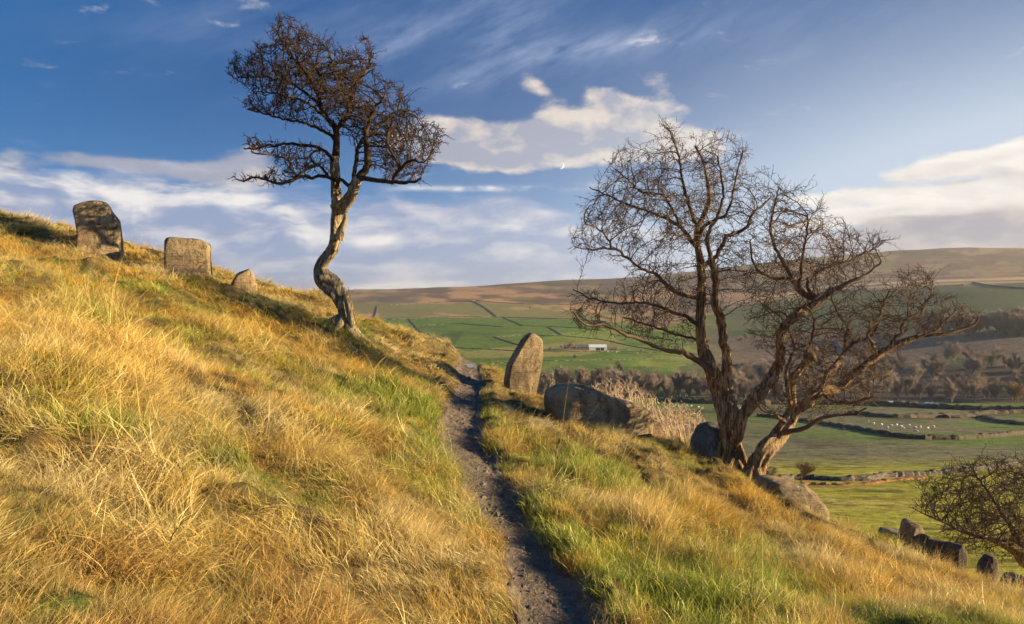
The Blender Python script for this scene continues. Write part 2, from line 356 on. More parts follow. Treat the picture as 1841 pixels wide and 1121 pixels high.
# green pastures
green = sstep(-2, 2, PY - top_g)
gc = np.repeat(lc(.12, .215, .02), len(x), 0); gc = over(gc, lc(.21, .25, .04), sstep(-.2, .5, n_b)); gc = over(gc, lc(.08, .15, .025), sstep(.1, .5, -n_a))
col = over(col, gc, green)
fs = np.random.default_rng(12); sx_ = fs.uniform(600, 1300, 46); sy_ = fs.uniform(572, 720, 46); ft = fs.random(46)
mm_ = (green > .5) & (PX > 560) & (PX < 1380) & (PY < 722)
idx = np.nonzero(mm_)[0]; own = np.empty(len(idx), int)
for i in range(0, len(idx), 20000):
    k_ = idx[i:i + 20000]; own[i:i + 20000] = ((PX[k_, None] - sx_) ** 2 + ((PY[k_, None] - sy_) * 5 + (PX[k_, None] - sx_) * .4) ** 2).argmin(1)
tv_ = ft[own][:, None]; fc_ = np.where(tv_ < .40, lc(.135, .205, .035), np.where(tv_ < .62, lc(.21, .25, .045), np.where(tv_ < .82, lc(.32, .28, .08), lc(.065, .12, .03))))
col[idx] = col[idx] * .15 + fc_ * .85 * (1 + .35 * n_a[idx][:, None])
# right bank: hillside shade put into the duller green of its fields; bracken slope
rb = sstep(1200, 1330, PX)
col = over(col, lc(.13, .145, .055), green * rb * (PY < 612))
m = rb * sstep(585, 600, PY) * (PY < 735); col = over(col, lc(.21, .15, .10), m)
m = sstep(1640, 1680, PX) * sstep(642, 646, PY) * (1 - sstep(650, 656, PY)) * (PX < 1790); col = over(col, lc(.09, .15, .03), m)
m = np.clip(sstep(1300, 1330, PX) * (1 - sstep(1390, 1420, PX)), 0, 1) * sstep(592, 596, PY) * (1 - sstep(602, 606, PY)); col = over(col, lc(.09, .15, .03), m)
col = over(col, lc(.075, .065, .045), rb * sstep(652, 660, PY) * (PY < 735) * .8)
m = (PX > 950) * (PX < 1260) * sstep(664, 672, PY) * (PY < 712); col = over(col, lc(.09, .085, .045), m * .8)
# flat valley floor
vf = sstep(722, 727, PY)
vc = np.repeat(lc(.16, .215, .05), len(x), 0); vc = over(vc, lc(.21, .19, .10), sstep(-.15, .25, fbm(x, y, 1 / 45., 77, 4)))
col = over(col, vc, vf)
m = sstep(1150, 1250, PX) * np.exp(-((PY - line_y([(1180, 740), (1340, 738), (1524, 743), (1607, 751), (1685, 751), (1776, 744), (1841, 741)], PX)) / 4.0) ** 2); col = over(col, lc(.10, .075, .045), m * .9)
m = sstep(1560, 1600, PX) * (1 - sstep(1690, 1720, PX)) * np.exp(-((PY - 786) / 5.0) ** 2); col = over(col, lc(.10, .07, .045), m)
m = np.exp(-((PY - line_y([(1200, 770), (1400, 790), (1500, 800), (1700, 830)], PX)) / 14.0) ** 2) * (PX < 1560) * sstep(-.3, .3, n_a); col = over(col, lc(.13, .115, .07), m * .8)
# nearer fields: sunlight put into the turf colour as a warmer, brighter yellow
w_ = sstep(815, 850, PY); yc = np.repeat(lc(.42, .37, .045), len(x), 0); yc = over(yc, lc(.50, .40, .08), sstep(-.1, .45, fbm(x, y, 1 / 11., 79, 4))); yc = over(yc, lc(.10, .09, .03), sstep(.25, .5, fbm(x * .5, y * 1.6, 1 / 4., 81, 3)) * .7)
col = over(col, yc, w_)
m = sstep(1380, 1420, PX) * np.exp(-((PY - 6 - line_y([(1400, 867), (1558, 865), (1700, 852), (1841, 836)], PX)) / 4.5) ** 2); col = over(col, lc(.26, .13, .045), m * .8 * sstep(-.4, .1, n_c) * (1 - .6 * sstep(1600, 1700, PX)))
# near hill under the grass: thatch and earth
nr = 1 - sstep(34, 44, y)
tc_ = np.repeat(lc(.13, .09, .035), len(x), 0); tc_ = over(tc_, lc(.07, .085, .02), sstep(-.1, .4, fbm(x, y, .9, 83, 3))); tc_ = over(tc_, lc(.22, .15, .06), sstep(.0, .5, fbm(x, y, 4., 85, 3)) * .7)
col = over(col, tc_, nr)
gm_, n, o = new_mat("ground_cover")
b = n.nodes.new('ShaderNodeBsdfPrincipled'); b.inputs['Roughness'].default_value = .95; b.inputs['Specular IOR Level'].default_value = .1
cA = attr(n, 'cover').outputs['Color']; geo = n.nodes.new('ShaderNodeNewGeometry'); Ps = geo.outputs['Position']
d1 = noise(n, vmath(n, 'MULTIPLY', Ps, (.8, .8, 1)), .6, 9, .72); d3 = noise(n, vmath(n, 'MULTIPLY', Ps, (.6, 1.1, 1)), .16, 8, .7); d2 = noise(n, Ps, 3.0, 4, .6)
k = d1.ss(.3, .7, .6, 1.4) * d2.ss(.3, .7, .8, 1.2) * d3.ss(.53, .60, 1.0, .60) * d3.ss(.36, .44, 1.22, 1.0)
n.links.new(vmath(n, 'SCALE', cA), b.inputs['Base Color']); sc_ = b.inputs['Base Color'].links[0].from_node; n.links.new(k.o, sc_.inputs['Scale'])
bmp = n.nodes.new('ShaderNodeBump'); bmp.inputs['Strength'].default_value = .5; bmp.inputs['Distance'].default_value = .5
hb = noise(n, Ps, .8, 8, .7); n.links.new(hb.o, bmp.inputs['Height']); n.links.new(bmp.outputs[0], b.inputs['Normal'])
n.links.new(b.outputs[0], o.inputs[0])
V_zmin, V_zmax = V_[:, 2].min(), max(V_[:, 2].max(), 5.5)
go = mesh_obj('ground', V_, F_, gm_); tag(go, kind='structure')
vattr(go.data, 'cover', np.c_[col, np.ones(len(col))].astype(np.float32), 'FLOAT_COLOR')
# ---- the trodden path, a sheet of its own just above the ground
tt = np.linspace(-3, 19.5, 900); ss_ = np.linspace(-1.28, 1.28, 27)
T, S = np.meshgrid(tt, ss_, indexing='ij'); edge = fbm(T, S * 0 + np.sign(S) * 3, 2.2, 91, 3) * .28
X_ = path_x(T) + S * path_w(T) * (1 + edge)
Z_ = ground(X_, T) + .006 + fbm(X_, T, 14, 93, 3) * .010 + np.maximum(fbm(X_, T, 26, 95, 2) - .25, 0) * .03
Z_[:, 0] -= .03; Z_[:, -1] -= .03
nn = len(ss_); i_, j_ = np.meshgrid(np.arange(len(tt) - 1), np.arange(nn - 1), indexing='ij'); a = (i_ * nn + j_).ravel()
pm, n, o = new_mat("path_earth"); b = n.nodes.new('ShaderNodeBsdfPrincipled'); b.inputs['Roughness'].default_value = .8
Ps = n.nodes.new('ShaderNodeNewGeometry').outputs['Position']
f1 = noise(n, Ps, 5, 6, .65); f2 = noise(n, Ps, 45, 4, .6)
c1 = mix(n, f1.ss(.35, .65), (.09, .064, .045), (.19, .14, .10)); c2 = mix(n, f2.ss(.58, .68) * .7, c1, (.36, .30, .24))
n.links.new(c2, b.inputs['Base Color'])
bmp = n.nodes.new('ShaderNodeBump'); bmp.inputs['Strength'].default_value = .9; bmp.inputs['Distance'].default_value = .03
n.links.new((f2 + noise(n, Ps, 14, 5, .6) * 1.5).o, bmp.inputs['Height']); n.links.new(bmp.outputs[0], b.inputs['Normal']); n.links.new(b.outputs[0], o.inputs[0])
pt = mesh_obj('path', np.stack([X_, T, Z_], -1).reshape(-1, 3), np.stack([a, a + 1, a + nn + 1, a + nn], -1), pm); tag(pt, kind='structure')
# puddle on the brow of the path
ang = np.linspace(0, 2 * math.pi, 28, endpoint=False); py_ = 15.9; pxc = float(path_x(py_)); r_ = 1 + .15 * np.sin(3 * ang) + .1 * np.sin(5 * ang + 1)
pz = g1(pxc, py_) + .03
pv = np.r_[[[pxc, py_, pz]], np.stack([pxc + .09 * r_ * np.cos(ang), py_ + .4 * r_ * np.sin(ang), np.full(28, pz)], -1)]
wm, n, o = new_mat("puddle_water"); b = n.nodes.new('ShaderNodeBsdfPrincipled'); b.inputs['Base Color'].default_value = (.06, .06, .06, 1); b.inputs['Roughness'].default_value = .06; b.inputs['IOR'].default_value = 1.33
b.inputs['Specular IOR Level'].default_value = 1.0
n.links.new(b.outputs[0], o.inputs[0])
tag(mesh_obj('puddle', pv, [[0, 1 + i, 1 + (i + 1) % 28] for i in range(28)], wm), kind='structure')
# river in the valley bottom
rp = [far_hit(px, py)[:2] for px, py in ((1560, 727), (1620, 727.5), (1665, 728.5), (1700, 731), (1712, 733))]
rv, rf = [], []
for i, (x0, y0) in enumerate(rp):
    for d in (-1, 1): rv.append((x0, y0 + d * (3.0 if i in (0, 4) else 6.5), g1(x0, y0) + 1.3))
    if i: rf.append([2 * i - 2, 2 * i, 2 * i + 1, 2 * i - 1])
tag(mesh_obj('river', rv, rf, wm), kind='structure')
# ------------------------------------------------------------------ standing stones and boulders
def stone_mat(name, c1, c2, stain, lichen=(.30, .30, .20), sc=1.0, moss=0.0):
    m, n, o = new_mat(name); b = n.nodes.new('ShaderNodeBsdfPrincipled'); b.inputs['Roughness'].default_value = .9; b.inputs['Specular IOR Level'].default_value = .25
    Ps = n.nodes.new('ShaderNodeTexCoord').outputs['Object']
    a = noise(n, Ps, 2.6 * sc, 7, .65, .5); f = noise(n, Ps, 22 * sc, 6, .7); st = noise(n, vmath(n, 'MULTIPLY', Ps, (3, 3, .7)), 1.7 * sc, 5, .6, .3)
    c = mix(n, a.ss(.35, .65), c1, c2)
    c = mix(n, st.ss(.50, .70) * .6, c, stain)
    c = mix(n, noise(n, Ps, 7 * sc, 5, .7, .6).ss(.56, .66) * .55, c, lichen)
    nz = sep(n, n.nodes.new('ShaderNodeNewGeometry').outputs['Normal'])[2]
    if moss: c = mix(n, (nz.ss(.2, .8) * a.ss(.35, .6)) * moss, c, (.10, .12, .03))
    c = mix(n, f.ss(.42, .25) * .5, c, (.05, .04, .03)); c = mix(n, f.ss(.62, .72) * .35, c, (.42, .37, .30))
    n.links.new(c, b.inputs['Base Color'])
    bmp = n.nodes.new('ShaderNodeBump'); bmp.inputs['Strength'].default_value = 1.0; bmp.inputs['Distance'].default_value = .03
    lay = noise(n, vmath(n, 'MULTIPLY', Ps, (1, 1, 7)), 3.5 * sc, 5, .65); crk = noise(n, vmath(n, 'MULTIPLY', Ps, (2.2, 2.2, 1)), 1.6 * sc, 6, .6, 1.2); crk = ((crk - .5)._m('ABSOLUTE')).ss(0, .010); c = mix(n, crk * .6 + .4, (.06, .045, .03), c); c = mix(n, lay.ss(.45, .33) * .35, c, (.09, .06, .04)); n.links.new(c, b.inputs['Base Color'])
    n.links.new((f * .7 + noise(n, Ps, 8 * sc, 6, .65) * 1.6 + lay * 1.6 + crk * 1.2).o, bmp.inputs['Height']); n.links.new(bmp.outputs[0], b.inputs['Normal']); n.links.new(b.outputs[0], o.inputs[0])
    return m
M_warm = stone_mat("gritstone_warm", (.27, .185, .105), (.46, .34, .20), (.10, .065, .045))
M_shadow_streak = stone_mat("gritstone_shadow_streaked", (.17, .12, .075), (.42, .31, .18), (.05, .036, .028), sc=.8)  # dark stain streaks put tree-shadow patches into the stone colour
M_dark = stone_mat("gritstone_dark", (.10, .075, .06), (.20, .15, .11), (.05, .038, .03), (.17, .15, .11))
M_grey = stone_mat("gritstone_grey", (.17, .15, .125), (.27, .24, .20), (.09, .07, .06), (.28, .28, .20), moss=.3)
def rock(name, pts, Y, thick, mat, label, yaw=0.0, round_=.35, rough=.05, sink=12, seed=0, cat='stone', group=None, lean=0.0, NA=96, cs=None, facets=16, cut=.80):
    """a stone whose front outline is pts (photo px) at distance Y; real thickness, rounded and weathered edges"""
    p = np.array(pts, float); c = p.mean(0) if cs is None else np.array(cs, float)
    k = Y / FPX; q = (p - c) * [k, -k]
    ang = np.arctan2(q[:, 1], q[:, 0]); rr = np.hypot(q[:, 0], q[:, 1]); th = np.linspace(-math.pi, math.pi, NA, endpoint=False)
    # polar outline by ray casting on the closed polygon
    R = np.zeros(NA)
    for i, t in enumerate(th):
        d = np.array([math.cos(t), math.sin(t)]); best = 0
        for a, b in zip(q, np.roll(q, -1, 0)):
            e = b - a; den = d[0] * e[1] - d[1] * e[0]
            if abs(den) < 1e-12: continue
            s = (a[0] * e[1] - a[1] * e[0]) / den; u = (a[0] * d[1] - a[1] * d[0]) / den
            if s > 0 and -1e-6 <= u <= 1 + 1e-6: best = max(best, s)
        R[i] = best
    R = (np.roll(R, 1) + 6 * R + np.roll(R, -1)) / 8
    lv = np.linspace(-1, 1, 33); vs = []; cyaw, syaw = math.cos(yaw), math.sin(yaw)
    base = wp(c[0], c[1], Y)
    for s in lv:
        f = math.pi / 2 * s; sy_ = abs(math.sin(f)) ** (.55) * np.sign(s); sr = max(math.cos(f), 0) ** round_
        if abs(s) > .999: sr = 0.02
        for i, t in enumerate(th):
            X, Z, Dp = R[i] * sr * math.cos(t), R[i] * sr * math.sin(t), sy_ * thick / 2
            Dp *= .8 + .2 * min(1, R[i] * sr / (R.mean())) if False else 1
            vs.append((X, Dp + lean * Z, Z))
    vs = np.array(vs); X, Dp, Z = vs.T.copy()
    sx = 1 / max(abs(cyaw) + .001, .3)
    X2 = X * cyaw * (1.0) - Dp * syaw; D2 = X * syaw + Dp * cyaw
    w0 = X.max() - X.min(); w1 = X2.max() - X2.min(); X2 = X2 * (w0 / w1)
    vs = np.stack([X2, D2, Z], -1)
    out = []
    sc = max(w0, Z.max() - Z.min())
    for v in vs:
        p_ = Vector(v) / sc * 2.2 + Vector((seed * 3.7, seed, 1.3))
        n1 = mnoise.fractal(p_, 1.0, 2.1, 5); n2 = mnoise.noise(p_ * .9 + Vector((9, 9, 9)))
        nd = Vector((v[0] / (w0 / 2), v[1] / (thick / 2), v[2] / (sc / 2))); nd.normalize()
        out.append(Vector(v) + nd * (n1 * rough * sc * .55 + n2 * rough * sc * .5))
    vs = np.array([list(v) for v in out]); nl = len(lv)
    rf = np.random.default_rng(seed + 500)
    for _ in range(facets):            # cleaved faces: push what sticks out past a random plane back onto it
        nv_ = rf.normal(0, 1, 3) * [1, 1.3, .8]; nv_ /= np.linalg.norm(nv_); dd = (vs - vs.mean(0)) @ nv_; hmx = dd.max() * rf.uniform(cut, .97); ex = np.maximum(dd - hmx, 0); vs = vs - nv_ * (ex * .9)[:, None]
    F = [[r * NA + i, r * NA + (i + 1) % NA, (r + 1) * NA + (i + 1) % NA, (r + 1) * NA + i] for r in range(nl - 1) for i in range(NA)]
    F.append(list(range(NA))[::1]); F.append([(nl - 1) * NA + i for i in range(NA)][::-1])
    # origin at the base centre
    loc = base + np.array([0, 0, vs[:, 2].min()])
    o = mesh_obj(name, vs + base, F, mat, loc=loc)
    bm = bmesh.new(); bm.from_mesh(o.data); bmesh.ops.recalc_face_normals(bm, faces=bm.faces); bm.to_mesh(o.data); bm.free()
    tag(o, label, cat, group); ROCKS.append((base[0], Y, w0 / 2, thick / 2)); return o
ROCKS = []
G1 = 'gritstone blocks standing along the hill crest'
rock('standing_stone', [(135, 374), (152, 365), (170, 361), (192, 362), (201, 379), (213, 394), (216, 430), (221, 480), (222, 520), (183, 520), (143, 510), (143, 462), (145, 421), (141, 397)], 13.8, .55, M_warm,
     'tallest standing stone on the left skyline, notched at its left shoulder', yaw=.35, round_=.09, rough=.022, seed=1, group=G1, facets=8, cut=.93)
rock('standing_stone', [(299, 430), (307, 427), (335, 428), (362, 430), (377, 437), (379, 464), (381, 512), (380, 545), (340, 550), (302, 535), (300, 480)], 13.6, .5, M_shadow_streak,
     'squat square standing stone with tree-shadow streaks painted on, second from the left on the crest', yaw=.3, round_=.07, rough=.02, seed=2, group=G1, facets=8, cut=.94)
rock('standing_stone', [(411, 522), (423, 494), (433, 482), (447, 480), (456, 494), (462, 515), (463, 550), (440, 558), (408, 545)], 14.4, .35, M_warm,
     'small pointed stone like a tooth between the square block and the windswept tree', yaw=.4, round_=.3, rough=.04, seed=3, group=G1)
rock('rock_slab', [(72, 436), (95, 430), (125, 440), (146, 458), (140, 478), (90, 466)], 14.2, .6, M_grey, 'low grey slab bedded in grass left of the tallest standing stone', round_=.35, rough=.05, seed=4, cat='rock')
rock('rock_slab', [(228, 482), (262, 480), (300, 486), (318, 500), (318, 524), (230, 512)], 14.0, .7, M_grey, 'flat grey slab in the grass between the tall and the square standing stones', round_=.35, rough=.05, seed=5, cat='rock')
rock('leaning_stone', [(906, 680), (911, 655), (929, 627), (945, 603), (958, 597), (975, 610), (976, 640), (968, 678), (957, 730), (930, 730), (906, 715)], 14.0, .36, M_shadow_streak,
     'tall pointed stone leaning right beside the top of the path', yaw=.32, round_=.05, rough=.012, seed=6, cat='stone', facets=8, cut=.94)
rock('boulder', [(974, 709), (990, 696), (1006, 689), (1030, 688), (1056, 695), (1088, 710), (1136, 722), (1166, 736), (1178, 758), (1170, 795), (1130, 805), (1080, 795), (1020, 770), (985, 745)], 12.28, .85, M_warm,
     'long reclining boulder lying down the slope right of the leaning stone', yaw=.32, round_=.34, rough=.04, seed=7, cat='boulder', facets=12, cut=.89)
rock('rock', [(1238, 820), (1246, 788), (1260, 766), (1277, 755), (1293, 762), (1308, 790), (1314, 840), (1308, 890), (1255, 880)], 11.9, .6, M_grey, 'rounded grey rock wedged against the left side of the twin tree trunks', yaw=.5, round_=.4, rough=.05, seed=8)
rock('rock', [(1350, 868), (1372, 858), (1398, 857), (1424, 862), (1446, 870), (1462, 886), (1480, 916), (1482, 960), (1420, 960), (1362, 925)], 10.6, .8, M_shadow_streak, 'broad flat-topped rock half buried below the leaning hawthorn trunk', yaw=.3, round_=.35, rough=.06, seed=9)
G2 = 'broken gritstone blocks down the right edge of the slope'
for i, (pts, Y, th, mat, lab) in enumerate([
 ([(1584, 978), (1592, 972), (1618, 973), (1640, 978), (1642, 1000), (1610, 1012), (1586, 1000)], 11.2, .45, M_grey, 'pale low slab at the upper left end of the broken blocks'),
 ([(1616, 974), (1624, 961), (1638, 954), (1655, 968), (1656, 990), (1650, 1020), (1622, 1015)], 10.9, .35, M_warm, 'brown peaked block standing above the others on the right slope'),
 ([(1654, 986), (1660, 980), (1671, 983), (1672, 1000), (1668, 1030), (1654, 1030)], 10.7, .2, M_dark, 'narrow dark block between the peaked block and the large black one'),
 ([(1668, 1010), (1674, 992), (1683, 990), (1700, 998), (1706, 1015), (1704, 1050), (1672, 1048)], 10.4, .35, M_dark, 'large dark block with a jagged top on the right slope'),
 ([(1700, 1004), (1707, 994), (1722, 994), (1729, 1010), (1727, 1050), (1704, 1055)], 10.2, .3, M_dark, 'dark upright block leaning on the right of the jagged one'),
 ([(1757, 1052), (1766, 1032), (1778, 1019), (1795, 1020), (1793, 1040), (1785, 1085), (1758, 1080)], 9.7, .22, M_dark, 'brown leaning block standing alone below the right-hand thorn bush'),
 ([(1806, 1068), (1816, 1058), (1845, 1056), (1870, 1062), (1880, 1100), (1812, 1105)], 9.2, .5, M_dark, 'low dark rock cut off by the right edge of the picture')]):
    pts = [(a, b - 20 if b < 1060 else b) for a, b in pts]; rock('rock', pts, Y - .5, th, mat, lab, yaw=.35, round_=.25, rough=.06, seed=20 + i, group=G2, cat='rock', NA=64)
# small stones trodden into the path (too many to count: one object of stuff)
Rs = np.random.default_rng(321); sv, sf = [], []; nv_ = 0
for _ in range(520):
    y_ = 3.0 + 14 * Rs.random() ** 1.4; s_ = Rs.uniform(-1.05, 1.05); x_ = float(path_x(y_) + s_ * path_w(y_)); r = Rs.lognormal(-4.35, .45); z_ = g1(x_, y_) + .012
    ph = Rs.uniform(0, 6.28)
    for k in range(7):
        a = ph + k * 2 * math.pi / 7; q = r * Rs.uniform(.75, 1.15); sv.append((x_ + q * math.cos(a), y_ + q * math.sin(a), z_ - .015))
        sv.append((x_ + q * .8 * math.cos(a), y_ + q * .8 * math.sin(a), z_ + r * Rs.uniform(.2, .5)))
    sv.append((x_, y_, z_ + r * .6))
    for k in range(7): a, b = nv_ + 2 * k, nv_ + 2 * ((k + 1) % 7); sf += [[a, b, b + 1, a + 1], [a + 1, b + 1, nv_ + 14]]
    nv_ += 15
tag(mesh_obj('path_gravel', sv, sf, M_grey, smooth=False), 'small stones and grit pressed into the earth of the path', 'gravel', kind='stuff')
# ------------------------------------------------------------------ trees grown by space colonisation on hand-laid limbs
def cr_resample(P, step):
    """Catmull-Rom resampling of rows (x,y,z,r)"""
    P = np.asarray(P, float); out = [P[0]]
    for i in range(len(P) - 1):
        p0, p1, p2, p3 = P[max(i - 1, 0)], P[i], P[i + 1], P[min(i + 2, len(P) - 1)]
        n = max(1, int(round(np.linalg.norm(p2[:3] - p1[:3]) / step)))
        for k in range(1, n + 1):
            t = k / n
            out.append(.5 * (2 * p1 + (p2 - p0) * t + (2 * p0 - 5 * p1 + 4 * p2 - p3) * t * t + (3 * p1 - p0 - 3 * p2 + p3) * t ** 3))
    return np.array(out)
def tubes(chains, base_name=''):
    """sweep chains of (x,y,z,r) with parallel transport; returns verts, faces, one dict"""
    VV, FF = [], []; nv = 0
    for ch, sides, flute, cap in chains:
        ch = np.asarray(ch, float); n = len(ch)
        if n < 2: continue
        T = np.zeros((n, 3)); T[1:-1] = ch[2:, :3] - ch[:-2, :3]; T[0] = ch[1, :3] - ch[0, :3]; T[-1] = ch[-1, :3] - ch[-2, :3]
        T /= np.linalg.norm(T, axis=1)[:, None] + 1e-9
        u = np.cross(T[0], [0.3, 1, .1]); u /= np.linalg.norm(u)
        a = np.arange(sides) * 2 * math.pi / sides; ca, sa = np.cos(a), np.sin(a); L = 0
        rings = np.empty((n, sides, 3))
        for i in range(n):
            u = u - T[i] * (u @ T[i]); u /= np.linalg.norm(u) + 1e-9; w = np.cross(T[i], u)
            r = ch[i, 3]
            if i: L += np.linalg.norm(ch[i, :3] - ch[i - 1, :3])
            rr = np.full(sides, r)
            if flute:
                tw = L * 1.6 + flute
                rr = r * (1 + .16 * np.sin(2 * a + tw * .6) + .13 * np.sin(3 * a + tw * 1.5 + flute) + .10 * np.sin(7 * a - tw * 2.5) + .05 * np.sin(13 * a + tw * 3) + .09 * vn(a * 2.2, np.full(sides, L * 7.), 1.0, 9)
                          + .10 * vn(np.cos(a) * 1.3 + 5, np.full(sides, L * 5.), 1.0, int(flute * 7)) + .06 * vn(a * 3, np.full(sides, L * 14.), 1.0, 3))
            rings[i] = ch[i, :3] + (ca * rr)[:, None] * u + (sa * rr)[:, None] * w
        VV.append(rings.reshape(-1, 3))
        i, j = np.meshgrid(np.arange(n - 1), np.arange(sides), indexing='ij'); i = i.ravel(); j = j.ravel(); j2 = (j + 1) % sides
        FF.append(np.stack([i * sides + j, i * sides + j2, (i + 1) * sides + j2, (i + 1) * sides + j], -1) + nv)
        nv += n * sides
        if cap:      # blunt end: close with a centre vertex, degenerate quads
            VV.append(ch[-1:, :3] + T[-1:] * ch[-1, 3] * .25); c = nv; nv += 1
            b0 = (n - 1) * sides + nv - 1 - n * sides; jj = np.arange(0, sides, 2)
            FF.append(np.stack([b0 + jj, b0 + (jj + 1) % sides, b0 + (jj + 2) % sides, np.full(len(jj), c)], -1))
    return np.vstack(VV), np.vstack(FF)
def inside(poly, x, y):
    p = np.array(poly, float); r = np.zeros(len(x), bool)
    for (x1, y1), (x2, y2) in zip(p, np.roll(p, -1, 0)):
        c = ((y1 > y) != (y2 > y)) & (x < (x2 - x1) * (y - y1) / (y2 - y1 + 1e-12) + x1); r ^= c
    return r
def edge_dist(poly, x, y):
    p = np.array(poly, float); d = np.full(len(x), 1e9)
    for a, b in zip(p, np.roll(p, -1, 0)):
        e = b - a; t = np.clip(((x - a[0]) * e[0] + (y - a[1]) * e[1]) / (e @ e + 1e-9), 0, 1)
        d = np.minimum(d, np.hypot(x - a[0] - t * e[0], y - a[1] - t * e[1]))
    return d
def grow_tree(seed, Y0, limbs, polys, natt, step=.075, infl=.75, kill=.13, tip=.0042, twist=.35, iters=150, thick=1.3, spurs=.8, spur_len=.09, expo=2.25, bias=(0, 0, 0), gap=-.1):
    """limbs: list of (points [(px,py,diameter_px)], depth at start, depth at end). Returns thick-limb chains and twig chains."""
    R = np.random.default_rng(seed)
    N, PAR, RAD = [], [], []
    def nearest(p):
        A = np.array(N); d = ((A - p) ** 2).sum(1); return int(d.argmin()), math.sqrt(d.min())
    limb_ch = []
    for li, (pts, d0, d1) in enumerate(limbs):
        m = len(pts); P = []
        for i, (px, py, dia) in enumerate(pts):
            Y = Y0 + d0 + (d1 - d0) * i / (m - 1) + (0 if i == 0 else R.normal(0, .03))
            w = wp(px, py, Y); P.append([*w, dia / 2 * Y / FPX])
        par = -1
        if N:
            par, dist = nearest(np.array(P[0][:3])); pr = RAD[par]
            P[0][:3] = N[par]; P[0][3] = min(P[0][3], pr * .95)
        rs = cr_resample(P, step)
        if li: rs[1:-1, :3] += R.normal(0, .008, (len(rs) - 2, 3))
        limb_ch.append(rs)
        for k, v in enumerate(rs):
            if k == 0 and N: continue
            N.append(v[:3].copy()); PAR.append(par); RAD.append(v[3]); par = len(N) - 1
    n_l = len(N)
    att = []
    for poly, frac, dr in polys:
        q = np.array(poly, float); lo, hi = q.min(0), q.max(0); got = 0; want = int(natt * frac)
        while got < want:
            x = R.uniform(lo[0], hi[0], 4000); y = R.uniform(lo[1], hi[1], 4000); s = inside(poly, x, y); x, y = x[s], y[s]
            # clumpy: leave small gaps
            s = vn(x, y, 1 / 22., seed + 2) + R.uniform(-.4, .6, len(x)) > gap; x, y = x[s][:want - got], y[s][:want - got]
            e = edge_dist(poly, x, y) * Y0 / FPX; tk = np.minimum(thick, .18 + e * 1.5)
            Y = Y0 + dr + R.uniform(-1, 1, len(x)) * tk
            att.append(np.stack([(x - CX) / FPX * Y, Y, (HY - y) / FPX * Y], -1)); got += len(x)
    att = np.vstack(att)
    nodes = np.array(N); par = list(PAR)
    near = np.zeros(len(att), int); nd = np.full(len(att), 1e9)
    def upd(idx0):
        new = nodes[idx0:]
        for s in range(0, len(new), 256):
            d = ((att[:, None] - new[None, s:s + 256]) ** 2).sum(-1); k = d.argmin(1); dm = d[np.arange(len(att)), k]
            b = dm < nd; nd[b] = dm[b]; near[b] = idx0 + s + k[b]
    # attractors must not hang on the lower trunk
    upd(0); alive = nd > kill ** 2
    prev = np.array([nodes[i] - nodes[p] if p >= 0 else [0, 0, 1.] for i, p in enumerate(par)]); prev /= np.linalg.norm(prev, axis=1)[:, None] + 1e-9
    kids = np.zeros(len(nodes), int)
    for it in range(iters):
        inf = infl if it < 40 else infl * 2
        a = alive & (nd < inf ** 2)
        if not a.any(): break
        acc = np.zeros((len(nodes), 3)); dirs = att[a] - nodes[near[a]]; dirs /= np.linalg.norm(dirs, axis=1)[:, None] + 1e-9
        np.add.at(acc, near[a], dirs); src = np.unique(near[a]); src = src[kids[src] < 3]
        if not len(src): break
        d = acc[src]; d /= np.linalg.norm(d, axis=1)[:, None] + 1e-9
        d = d + prev[src] * .6 + R.normal(0, twist, d.shape) + np.array(bias); d /= np.linalg.norm(d, axis=1)[:, None]
        newp = nodes[src] + d * step * R.uniform(.8, 1.2, (len(src), 1)); i0 = len(nodes)
        kids[src] += 1; kids = np.r_[kids, np.zeros(len(src), int)]
        nodes = np.vstack([nodes, newp]); prev = np.vstack([prev, d]); par += src.tolist()
        upd(i0); alive &= nd > kill ** 2
    n = len(nodes); par = np.array(par); print('tree', seed, 'nodes', n)
    # pipe-model radii
    acc = np.zeros(n); rad = np.zeros(n)
    for i in range(n - 1, n_l - 1, -1):
        rad[i] = max(tip, acc[i] ** (1 / expo)) if acc[i] > 0 else tip
        acc[par[i]] += rad[i] ** expo * 1.02
    rad[:n_l] = RAD
    for i in range(n_l, n): rad[i] = min(rad[i], rad[par[i]] * .9 if par[i] >= n_l else max(rad[par[i]] * .7, tip))
    rad = np.maximum(rad, tip * .8)
    ch = [[] for _ in range(n)]
    for i in range(n_l, n): ch[par[i]].append(i)
    twigs = []; stack = [(p, c) for p in range(n) for c in ch[p] if p < n_l]
    while stack:
        p, c = stack.pop(); chain = [np.r_[nodes[p], min(rad[p], rad[c] * 1.25)]]; cur = c
        while True:
            chain.append(np.r_[nodes[cur], rad[cur]])
            k = ch[cur]
            if not k: break
            k = sorted(k, key=lambda q: -rad[q])
            for o in k[1:]: stack.append((cur, o))
            cur = k[0]
        twigs.append(chain)
    # long outer shoots that break the outline
    ctr = nodes.mean(0)
    for i in range(n_l, n):
        if ch[i] or R.random() > .16: continue
        d = nodes[i] - ctr; d /= np.linalg.norm(d); d = d * .7 + prev[i] * .6 + R.normal(0, .25, 3); d /= np.linalg.norm(d); p = nodes[i].copy(); c = [np.r_[p, tip]]; L = R.uniform(.10, .30) * (1.6 if R.random() < .12 else 1)
        for k in range(5):
            p = p + d * L / 5; c.append(np.r_[p, tip * (.9 - .15 * k)]); d = d + R.normal(0, .16, 3); d /= np.linalg.norm(d)
            for _ in range(2):
                e = R.normal(0, 1, 3) + d * .5; e /= np.linalg.norm(e); twigs.append([np.r_[p, tip * .7], np.r_[p + e * R.uniform(.02, .06), tip * .5]])
        twigs.append(c)
